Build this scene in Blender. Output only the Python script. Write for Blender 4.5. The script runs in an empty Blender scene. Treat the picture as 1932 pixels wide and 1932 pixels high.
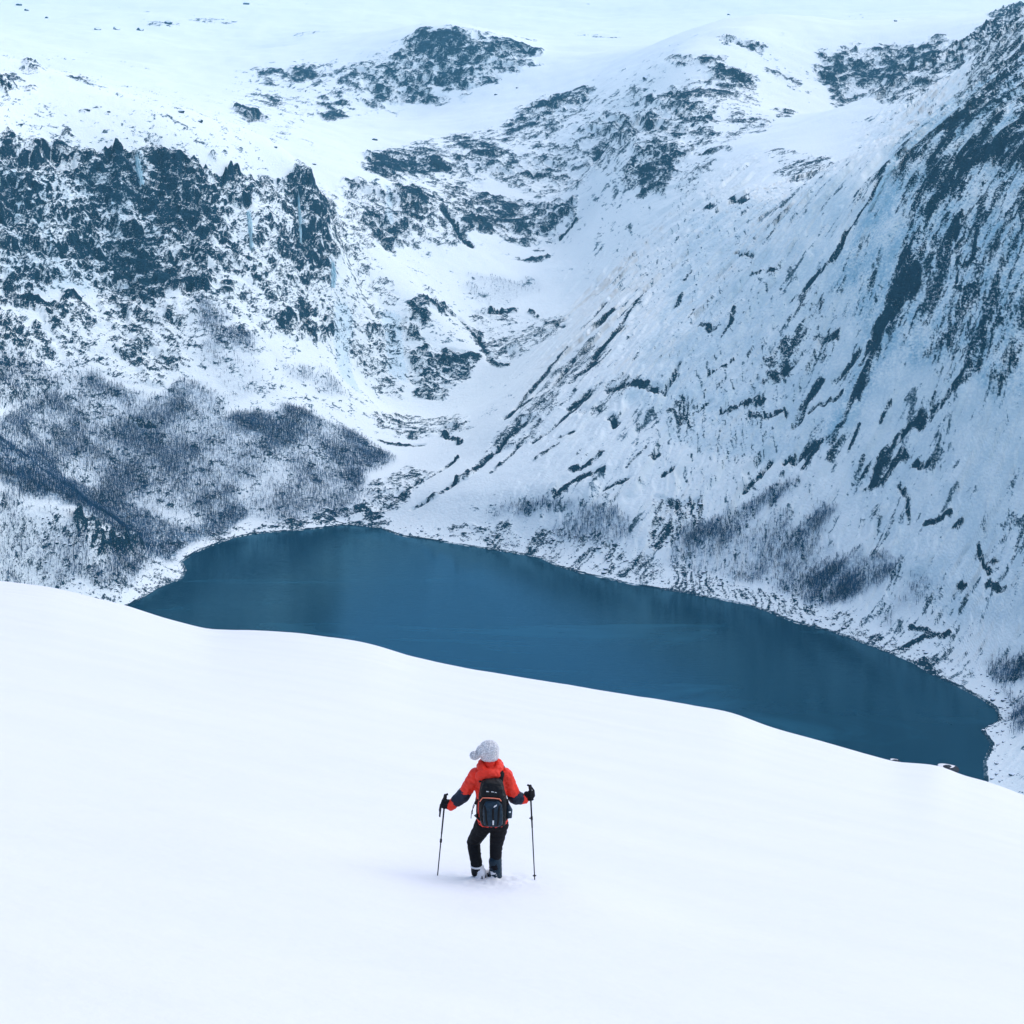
import bpy, bmesh, math, random
import numpy as np
from mathutils import Vector, Matrix

SC = bpy.context.scene
COL = SC.collection
rng = np.random.default_rng(7)
random.seed(7)

# ------------------------------------------------------------------ camera
PITCH = math.radians(13.0)          # looking down into the valley
HT = 0.268                          # tan of half the field of view (30 degrees)
cam_d = bpy.data.cameras.new("camera")
cam = bpy.data.objects.new("camera", cam_d)
COL.objects.link(cam)
cam.location = (0, 0, 0)
cam.rotation_euler = (math.pi / 2 - PITCH, 0, 0)
cam_d.sensor_fit = 'HORIZONTAL'
cam_d.angle = 2 * math.atan(HT)
cam_d.clip_start = 0.5
cam_d.clip_end = 40000
SC.camera = cam

# ------------------------------------------------------------------ sky and sun (hazy sun ahead, to the right)
SUN_EL, SUN_AZ = math.radians(55), math.radians(62)
w = bpy.data.worlds.new("World")
SC.world = w
w.use_nodes = True
nt = w.node_tree
bg = nt.nodes["Background"]
sky = nt.nodes.new("ShaderNodeTexSky")
sky.sky_type = 'NISHITA'
sky.sun_disc = False
sky.sun_elevation = SUN_EL
sky.sun_rotation = SUN_AZ
sky.altitude = 1100
sky.air_density = 1.0
sky.dust_density = 0.6
sky.ozone_density = 0.9
nt.links.new(sky.outputs[0], bg.inputs[0])
bg.inputs[1].default_value = 0.13
sd = bpy.data.lights.new("sun", 'SUN')
sd.energy = 1.3
sd.angle = math.radians(85)
sd.color = (1.0, 0.91, 0.80)
sun = bpy.data.objects.new("sun", sd)
COL.objects.link(sun)
d = Vector((math.sin(SUN_AZ) * math.cos(SUN_EL), math.cos(SUN_AZ) * math.cos(SUN_EL), math.sin(SUN_EL)))
sun.rotation_euler = d.to_track_quat('Z', 'Y').to_euler()
sun.location = (0, 0, 50)
SC.view_settings.view_transform = 'Standard'
SC.view_settings.look = 'None'
SC.view_settings.gamma = 1
SC.view_settings.use_curve_mapping = False
SC.view_settings.exposure = 0.90
SC.cycles.use_denoising = True
SC.cycles.max_bounces = 6
SC.cycles.diffuse_bounces = 4
SC.cycles.volume_bounces = 2

# ------------------------------------------------------------------ helpers
def tag(o, label=None, cat=None, group=None, kind=None):
    if label: o["label"] = label
    if cat: o["category"] = cat
    if group: o["group"] = group
    if kind: o["kind"] = kind
    return o

def link(name, me, mat=None, parent=None):
    o = bpy.data.objects.new(name, me)
    COL.objects.link(o)
    if mat is not None:
        me.materials.append(mat)
    if parent is not None:
        o.parent = parent
    return o

def empty(name, loc=(0, 0, 0)):
    o = bpy.data.objects.new(name, None)
    COL.objects.link(o)
    o.location = loc
    o.empty_display_size = 0.2
    return o

def np_mesh(name, verts, faces, smooth=True):
    """verts (N,3), faces (M,k) arrays -> mesh"""
    me = bpy.data.meshes.new(name)
    verts = np.asarray(verts, np.float32)
    faces = np.asarray(faces, np.int32)
    k = faces.shape[1]
    me.vertices.add(len(verts))
    me.vertices.foreach_set("co", verts.ravel())
    me.loops.add(faces.size)
    me.loops.foreach_set("vertex_index", faces.ravel())
    me.polygons.add(len(faces))
    me.polygons.foreach_set("loop_start", np.arange(0, faces.size, k, dtype=np.int32))
    me.polygons.foreach_set("use_smooth", np.full(len(faces), smooth, bool))
    me.update(calc_edges=True)
    return me

def add_attr(me, name, vals):
    a = me.attributes.new(name, 'FLOAT', 'POINT')
    a.data.foreach_set("value", np.asarray(vals, np.float32))

def sstep(a, b, x):
    t = np.clip((x - a) / (b - a), 0, 1)
    return t * t * (3 - 2 * t)

_perm = np.random.default_rng(11).permutation(256).astype(np.int32)
_perm = np.concatenate([_perm, _perm, _perm])
_g = np.random.default_rng(5).normal(size=(256, 3))
_g = (_g / np.linalg.norm(_g, axis=1)[:, None]).astype(np.float32)

def perlin(x, y, z):
    x = np.asarray(x, np.float32); y = np.asarray(y, np.float32); z = np.asarray(z, np.float32)
    xf = np.floor(x); yf = np.floor(y); zf = np.floor(z)
    xi = xf.astype(np.int32) & 255; yi = yf.astype(np.int32) & 255; zi = zf.astype(np.int32) & 255
    fx = x - xf; fy = y - yf; fz = z - zf
    u = fx * fx * fx * (fx * (fx * 6 - 15) + 10)
    v = fy * fy * fy * (fy * (fy * 6 - 15) + 10)
    s = fz * fz * fz * (fz * (fz * 6 - 15) + 10)
    out = 0
    for i in (0, 1):
        a = _perm[xi + i]
        wx = u if i else 1 - u
        for j in (0, 1):
            b = _perm[a + yi + j]
            wy = v if j else 1 - v
            for k in (0, 1):
                g = _g[_perm[b + zi + k]]
                wz = s if k else 1 - s
                out = out + wx * wy * wz * (g[:, 0] * (fx - i) + g[:, 1] * (fy - j) + g[:, 2] * (fz - k))
    return out * 1.6

def fbm(p, wl, octaves, gain=0.55, off=0.0):
    out = 0; amp = 1; tot = 0
    for o in range(octaves):
        f = (2.03 ** o) / wl
        out = out + amp * perlin(p[:, 0] * f + off + 17.3 * o, p[:, 1] * f + off * .7 + 5.1 * o, p[:, 2] * f - off + 9.7 * o)
        tot += amp * amp
        amp *= gain
    return out / math.sqrt(tot)

# a sight line through a point of the photograph (1932-pixel copy): (x/y, z/y) in the world
CP, SP = math.cos(PITCH), math.sin(PITCH)
def sight(u, v):
    X = (np.asarray(u, float) / 966 - 1) * HT
    Y = (1 - np.asarray(v, float) / 966) * HT
    yy = CP + Y * SP
    return X / yy, (-SP + Y * CP) / yy
def at(u, v, y):
    t, s = sight(u, v)
    return np.stack([t * y, np.broadcast_to(y, np.shape(t)) * 1.0, s * y], -1)

# ------------------------------------------------------------------ node helpers
class NT:
    def __init__(self, name):
        self.mat = bpy.data.materials.new(name)
        self.mat.use_nodes = True
        self.t = self.mat.node_tree
        self.t.nodes.clear()
        self.out = self.t.nodes.new("ShaderNodeOutputMaterial")
        self.b = self.t.nodes.new("ShaderNodeBsdfPrincipled")
        self.t.links.new(self.b.outputs[0], self.out.inputs[0])
    def n(self, typ, **kw):
        nd = self.t.nodes.new(typ)
        for k, v in kw.items():
            setattr(nd, k, v)
        return nd
    def set(self, nd, sock, v):
        s = nd.inputs[sock]
        if isinstance(v, bpy.types.NodeSocket):
            self.t.links.new(v, s)
        else:
            s.default_value = v
    def p(self, sock, v):
        self.set(self.b, sock, v)
    def math(self, op, a, b=0.0, c=None, clamp=False):
        nd = self.n("ShaderNodeMath", operation=op, use_clamp=clamp)
        self.set(nd, 0, a); self.set(nd, 1, b)
        if c is not None: self.set(nd, 2, c)
        return nd.outputs[0]
    def coord(self):
        return self.n("ShaderNodeTexCoord").outputs["Object"]
    def noise(self, vec, scale, detail=3, rough=0.55, dist=0.0):
        nd = self.n("ShaderNodeTexNoise")
        self.set(nd, "Vector", vec); self.set(nd, "Scale", scale)
        self.set(nd, "Detail", detail); self.set(nd, "Roughness", rough); self.set(nd, "Distortion", dist)
        return nd.outputs[0]
    def mapping(self, vec, scale=(1, 1, 1), rot=(0, 0, 0)):
        nd = self.n("ShaderNodeMapping")
        self.set(nd, 0, vec); self.set(nd, "Scale", scale); self.set(nd, "Rotation", rot)
        return nd.outputs[0]
    def ramp(self, fac, lo, hi, a=0.0, b=1.0):
        nd = self.n("ShaderNodeMapRange", interpolation_type='SMOOTHSTEP')
        self.set(nd, 0, fac); self.set(nd, 1, lo); self.set(nd, 2, hi); self.set(nd, 3, a); self.set(nd, 4, b)
        return nd.outputs[0]
    def mix(self, fac, a, b):
        nd = self.n("ShaderNodeMix", data_type='RGBA')
        self.set(nd, 0, fac)
        self.set(nd, 6, a if isinstance(a, bpy.types.NodeSocket) else (*a, 1))
        self.set(nd, 7, b if isinstance(b, bpy.types.NodeSocket) else (*b, 1))
        return nd.outputs[2]
    def attr(self, name):
        return self.n("ShaderNodeAttribute", attribute_name=name).outputs["Fac"]
    def bump(self, h, strength, dist):
        nd = self.n("ShaderNodeBump")
        self.set(nd, "Height", h); self.set(nd, "Strength", strength); self.set(nd, "Distance", dist)
        self.p("Normal", nd.outputs[0])

def simple_mat(name, col, rough=0.7, var=0.25, scale=8.0, bump=0.0, bdist=0.01, bscale=40.0, metallic=0.0, spec=0.35):
    m = NT(name)
    c = m.coord()
    f = m.noise(c, scale, 3)
    lo = tuple(x * (1 - var) for x in col); hi = tuple(min(1, x * (1 + var)) for x in col)
    m.p("Base Color", m.mix(m.ramp(f, .3, .7), lo, hi))
    m.p("Roughness", rough); m.p("Metallic", metallic); m.p("Specular IOR Level", spec)
    if bump:
        m.bump(m.noise(c, bscale, 3), bump, bdist)
    return m.mat

SNOW = (0.80, 0.86, 0.93)
# mountain surface: snow, bare rock where the snow does not hold, blue ice
m = NT("snow_and_rock")
co = m.coord()
rk = m.attr("rock")
big = m.noise(co, 0.03, 4)
mid = m.noise(m.mapping(co, (1, 1, 1.8), (0, .35, 0)), 0.27, 4, 0.66)
fine = m.noise(m.mapping(co, (1, 1, 1.4)), 0.85, 3, 0.65)
namp = m.ramp(m.attr('cover'), .03, .30, .22, 1.0)
thr = m.math('MULTIPLY_ADD', namp, m.math('ADD', m.math('MULTIPLY', m.math('SUBTRACT', mid, 0.5), 1.15), m.math('MULTIPLY', m.math('SUBTRACT', fine, 0.5), 1.25)), m.math('MULTIPLY', rk, 0.62))
mask0 = m.ramp(thr, -0.07, 0.05)
mask = m.ramp(thr, -0.01, 0.12)
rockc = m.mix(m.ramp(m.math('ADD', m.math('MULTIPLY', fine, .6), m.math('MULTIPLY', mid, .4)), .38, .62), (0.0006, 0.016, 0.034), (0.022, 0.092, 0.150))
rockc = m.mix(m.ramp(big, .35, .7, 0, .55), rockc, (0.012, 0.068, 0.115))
snowc = m.mix(m.ramp(mid, .3, .7), (0.865, 0.92, 0.90), (0.915, 0.94, 0.915))
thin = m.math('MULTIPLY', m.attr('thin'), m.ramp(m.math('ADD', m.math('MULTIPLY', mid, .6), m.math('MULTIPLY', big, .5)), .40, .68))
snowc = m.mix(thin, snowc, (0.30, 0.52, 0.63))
brush = m.math('MULTIPLY', m.attr('wood'), m.ramp(m.math('ADD', m.math('MULTIPLY', fine, .5), m.math('MULTIPLY', mid, .6)), .42, .64, .12, .95))
snowc = m.mix(brush, snowc, (0.058, 0.180, 0.305))
icec = m.mix(m.ramp(fine, .3, .7), (0.42, 0.64, 0.73), (0.70, 0.82, 0.88))
streak = m.noise(m.mapping(co, (1, 1, .12)), 0.5, 3)
icem = m.ramp(m.math('ADD', m.attr("ice"), m.math('MULTIPLY', m.math('SUBTRACT', streak, .5), 1.9)), .5, 1.05, 0, .6)
snowc = m.mix(icem, snowc, icec)
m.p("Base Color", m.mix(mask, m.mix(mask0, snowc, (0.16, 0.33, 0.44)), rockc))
m.p("Roughness", 0.85)
m.p("Specular IOR Level", 0.03)
m.bump(m.math('ADD', m.math('MULTIPLY', mid, m.math('ADD', mask, 0.25)), m.math('MULTIPLY', fine, m.math('MULTIPLY', mask, 0.8))), 1.0, 4.0)
M_TERRAIN = m.mat

m = NT("fresh_snow")
co = m.coord()
a = m.noise(m.mapping(co, (0.5, 1.2, 1)), 0.35, 4, 0.5)
b2 = m.noise(co, 6.0, 4, 0.6)
m.p("Base Color", m.mix(m.ramp(a, .3, .7), (0.755, 0.74, 0.745), (0.78, 0.76, 0.76)))
m.p("Roughness", 0.65); m.p("Specular IOR Level", 0.25)
m.p("Subsurface Weight", 0.0)
m.bump(m.math('ADD', m.math('MULTIPLY', a, 1.0), m.math('MULTIPLY', b2, 0.05)), 0.5, 0.35)
M_SNOW = m.mat

# lake: dark teal glacier water, thin patches of skim ice
m = NT("lake_water")
co = m.coord()
icefilm = m.noise(m.mapping(co, (0.45, 1.3, 1), (0, 0, .25)), 0.008, 6, 0.62, 0.8)
film = m.ramp(icefilm, .54, .72, 0, 1)
m.p("Base Color", m.mix(m.math('MULTIPLY', film, .65), (0.0003, 0.030, 0.056), (0.012, 0.09, 0.14)))
m.p("Roughness", 1.0)
m.p("Specular IOR Level", 0.0)
gl = m.n("ShaderNodeBsdfGlossy"); m.set(gl, "Color", (0.25, 0.55, 0.70, 1)); m.set(gl, "Roughness", m.math('ADD', 0.05, m.math('MULTIPLY', film, .14)))
bp = m.n("ShaderNodeBump"); m.set(bp, "Height", m.noise(m.mapping(co, (.12, 1, 1)), 0.55, 3)); m.set(bp, "Strength", .35); m.set(bp, "Distance", .35)
m.t.links.new(bp.outputs[0], gl.inputs["Normal"])
fr_ = m.n("ShaderNodeFresnel"); m.set(fr_, 0, 1.33)
mx = m.n("ShaderNodeMixShader"); m.set(mx, 0, fr_.outputs[0])
m.t.links.new(m.b.outputs[0], mx.inputs[1]); m.t.links.new(gl.outputs[0], mx.inputs[2]); m.t.links.new(mx.outputs[0], m.out.inputs[0])
M_LAKE = m.mat
# ================================================================== the valley
LZ = -500.0     # lake level below the camera
# landmarks of the valley: (u, v, distance ahead in metres, which mountain)
CTRL = [
 # valley mouth and headwall
 (700,960,2110,'h'),(720,850,2330,'h'),(850,720,2660,'h'),(700,740,2600,'h'),(800,745,2640,'h'),(790,560,2770,'h'),(680,560,2740,'h'),
 (900,640,2800,'h'),(950,560,2930,'h'),(950,500,3080,'h'),(1080,560,2900,'h'),(1050,470,3150,'h'),(1000,400,3330,'h'),(850,400,3150,'h'),(760,460,2950,'h'),(720,350,3080,'h'),
 (900,340,3500,'h'),(900,290,3620,'h'),(780,270,3700,'p'),(1100,340,3450,'h'),(1050,240,3800,'h'),(1100,180,3950,'h'),(1100,130,4250,'p'),
 (1000,650,2680,'h'),
 # left mountain
 (450,980,2080,'l'),(450,850,2165,'l'),(450,650,2320,'l'),(450,500,2450,'l'),(450,420,2500,'l'),(450,338,2540,'l'),
 (600,900,2190,'l'),(600,780,2330,'l'),(600,650,2500,'l'),(600,500,2620,'l'),(600,420,2670,'l'),(600,345,2710,'l'),
 (450,285,2950,'p'),(600,300,3150,'p'),(450,200,3700,'p'),(450,100,5000,'p'),(450,0,6200,'p'),
 (330,950,2040,'l'),(200,990,1960,'l'),(200,850,2075,'l'),(200,700,2180,'l'),(200,550,2290,'l'),(200,430,2355,'l'),(200,275,2430,'l'),(330,290,2480,'l'),
 (200,220,2900,'p'),(200,140,4000,'p'),(150,60,5000,'p'),(0,0,6200,'p'),(-150,60,4300,'p'),
 (0,860,1790,'l'),(150,975,1800,'l'),(300,1050,1850,'l'),(0,1080,1600,'l'),(150,1090,1680,'l'),(0,960,1690,'l'),
 (0,825,1900,'l'),(120,900,1930,'l'),(0,700,2040,'l'),(0,560,2140,'l'),(0,420,2220,'l'),(0,265,2290,'l'),(0,200,2700,'l'),(0,110,3050,'p'),(250,185,3150,'p'),
 (-200,820,1700,'l'),(-200,560,1950,'l'),(-200,260,2120,'l'),(-200,100,2800,'l'),(-300,1000,1450,'l'),
 # rounded rocky hill at the back
 (780,205,4280,'p'),(920,160,4300,'p'),(650,215,4150,'p'),(850,120,4400,'p'),(850,48,4520,'p'),(960,75,4480,'p'),(700,80,4600,'p'),(850,40,4800,'p'),(1030,100,4600,'p'),(1050,80,5000,'p'),
 (850,10,6300,'p'),(620,60,5200,'p'),(1150,40,6000,'p'),
 # shoulder in the middle right
 (1250,480,2620,'h'),(1250,420,2800,'h'),(1250,345,2980,'h'),(1250,180,3330,'h'),(1380,45,3800,'p'),(1380,130,3550,'p'),(1280,100,3620,'p'),(1420,240,3150,'h'),(1400,330,2760,'h'),(1200,280,3150,'h'),(1380,30,4100,'p'),(1400,0,6200,'p'),
 # knoll at the upper right
 (1600,235,3350,'r'),(1600,200,3570,'r'),(1720,185,3500,'r'),(1570,130,3720,'r'),(1700,58,3880,'r'),(1800,100,3500,'r'),(1700,40,4300,'p'),(1750,10,5600,'p'),(1480,190,3500,'r'),
 # right wall
 (1932,1230,1500,'r'),(1932,1000,1610,'r'),(1932,700,1705,'r'),(1932,400,1800,'r'),(1932,230,1930,'r'),(1932,110,2150,'r'),(1932,30,2500,'r'),(1860,150,2230,'r'),(1860,80,2650,'r'),(1790,150,2900,'r'),(1750,232,2480,'r'),(1700,268,2350,'r'),(1800,195,2350,'r'),(1900,20,3200,'r'),
 (1700,1000,1725,'r'),(1700,850,1800,'r'),(1700,700,1855,'r'),(1700,500,1930,'r'),(1700,330,2010,'r'),(1735,262,2110,'r'),(1800,208,2130,'r'),(1800,500,1870,'r'),(1800,330,1940,'r'),
 (1550,1080,1770,'r'),(1550,900,1850,'r'),(1550,700,1950,'r'),(1550,500,2060,'r'),(1550,350,2200,'r'),(1620,285,2330,'r'),
 (1400,1050,1835,'r'),(1400,900,1915,'r'),(1400,700,2050,'r'),(1400,500,2220,'r'),(1400,380,2520,'r'),(1450,290,2800,'r'),(1570,268,2800,'r'),(1690,262,2650,'r'),
 (1200,1010,1900,'r'),(1200,900,1975,'r'),(1200,750,2110,'r'),(1200,620,2290,'r'),(1220,540,2470,'r'),(1200,470,2850,'h'),(1300,430,2660,'r'),(1320,560,2270,'r'),
 (1000,960,2000,'r'),(1000,860,2110,'r'),(1000,770,2230,'r'),(1090,690,2300,'r'),(860,900,2120,'r'),(900,860,2190,'r'),(1120,620,2420,'r'),
 (2150,1100,1430,'r'),(2150,700,1560,'r'),(2150,300,1760,'r'),(2150,50,2150,'r'),(2150,-40,3000,'r'),(-700,700,1650,'l'),(-700,300,1950,'l'),(-700,60,2800,'l'),(2700,700,1350,'r'),(2700,250,1600,'r'),(2700,0,2300,'r'),
]
SHORE = [(120,1180),(250,1140),(300,1108),(345,1092),(352,1077),(343,1060),(370,1042),(400,1030),(440,1015),(480,1007),(550,1002),(620,995),(650,990),(690,993),(725,1000),
 (760,1012),(820,1020),(880,1030),(950,1040),(1020,1053),(1050,1068),(1090,1080),(1200,1105),(1300,1120),(1400,1140),(1450,1155),(1500,1175),(1560,1190),(1600,1203),(1660,1225),
 (1720,1250),(1760,1275),(1800,1292),(1850,1318),(1875,1335),(1885,1358),(1850,1377),(1870,1405),(1855,1440),(1858,1475),(1850,1540)]

def ray_level(u, v, z):
    t, s = sight(u, v)
    y = z / s
    return np.stack([t * y, y], -1)
SHX = ray_level([p[0] for p in SHORE], [p[1] for p in SHORE], LZ)
near = np.array([[300., 1000.], [-330., 1000.], [-430., 1480.]])
LAKE = np.concatenate([SHX, near])

def seg_dist2d(px, py, poly, closed=True):
    d = np.full(px.shape, 1e9, np.float32)
    n = len(poly)
    for i in range(n if closed else n - 1):
        ax, ay = poly[i]; bx, by = poly[(i + 1) % n]
        vx, vy = bx - ax, by - ay
        L = vx * vx + vy * vy + 1e-9
        t = np.clip(((px - ax) * vx + (py - ay) * vy) / L, 0, 1)
        d = np.minimum(d, np.hypot(px - ax - t * vx, py - ay - t * vy))
    return d
def inside(px, py, poly):
    c = np.zeros(px.shape, bool)
    n = len(poly)
    for i in range(n):
        x1, y1 = poly[i]; x2, y2 = poly[(i + 1) % n]
        if y1 == y2: continue
        cond = ((y1 > py) != (y2 > py)) & (px < (x2 - x1) * (py - y1) / (y2 - y1) + x1)
        c ^= cond
    return c

CW = np.array([at(c[0], c[1], c[2]) for c in CTRL])
REG = np.array([{'h': 0, 'l': 1, 'r': 2, 'p': 3}[c[3]] for c in CTRL])
# shore points also anchor the interpolation, 45 m outside the water line
CX = np.concatenate([CW[:, :2], SHX[::2]])
CZ = np.concatenate([CW[:, 2], np.full(len(SHX[::2]), LZ + 4)])
C0 = 45.0
def phi(r2): return np.sqrt(r2 + C0 * C0)
D2 = ((CX[:, None] - CX[None]) ** 2).sum(-1)
A = phi(D2) - np.eye(len(CX)) * 6.0
P = np.concatenate([np.ones((len(CX), 1)), CX / 1000], 1)
KK = np.block([[A, P], [P.T, np.zeros((3, 3))]])
sol = np.linalg.solve(KK, np.concatenate([CZ, np.zeros(3)]))
def rbf(x, y, want_region=False):
    x = np.asarray(x, np.float32).ravel(); y = np.asarray(y, np.float32).ravel()
    z = (sol[-3] + sol[-2] * x / 1000 + sol[-1] * y / 1000).astype(np.float64)
    best = np.full(x.shape, 1e12, np.float32); reg = np.zeros(x.shape, np.int8)
    for i in range(len(CX)):
        r2 = (x - np.float32(CX[i, 0])) ** 2 + (y - np.float32(CX[i, 1])) ** 2
        z += sol[i] * np.sqrt(r2 + np.float32(C0 * C0))
        if want_region and i < len(REG):
            b = r2 < best
            best[b] = r2[b]; reg[b] = REG[i]
    return (z, reg) if want_region else z
def base_height(x, y, want_region=False):
    r = rbf(x, y, want_region)
    z = r[0] if want_region else r
    x = np.asarray(x, np.float32).ravel(); y = np.asarray(y, np.float32).ravel()
    m = (y < 2260) & (np.abs(x) < 700)
    dd = np.full(x.shape, 1e9, np.float32)
    dd[m] = seg_dist2d(x[m], y[m], LAKE)
    ins = np.zeros(x.shape, bool)
    ins[m] = inside(x[m], y[m], LAKE)
    k = sstep(0, 70, dd)
    zo = (LZ + np.minimum(dd, 90) * 0.33) * (1 - k) + np.maximum(z, LZ + 6 + np.minimum(dd, 200) * 0.10) * k
    z = np.where(ins, LZ - np.minimum(dd * 0.4, 14), zo)
    return (z, r[1], np.where(ins, -dd, dd)) if want_region else z

# where a sight line meets the ground (first hit), for laying out the features on the slopes
_ys = np.concatenate([np.arange(1380, 2900, 8.), np.arange(2900, 7200, 25.)])
def hit(uv):
    uv = np.asarray(uv, float)
    t, s = sight(uv[:, 0], uv[:, 1])
    X = t[:, None] * _ys; Z = s[:, None] * _ys
    H = base_height(X, np.broadcast_to(_ys, X.shape)).reshape(X.shape)
    below = Z < H
    below[:, -1] = True
    i = np.maximum(below.argmax(1), 1)
    r = np.arange(len(uv))
    d0 = Z[r, i - 1] - H[r, i - 1]; d1 = Z[r, i] - H[r, i]
    f = np.clip(d0 / (d0 - d1 + 1e-9), 0, 1)
    y = _ys[i - 1] + f * (_ys[i] - _ys[i - 1])
    return np.stack([t * y, y, s * y], -1)

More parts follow.
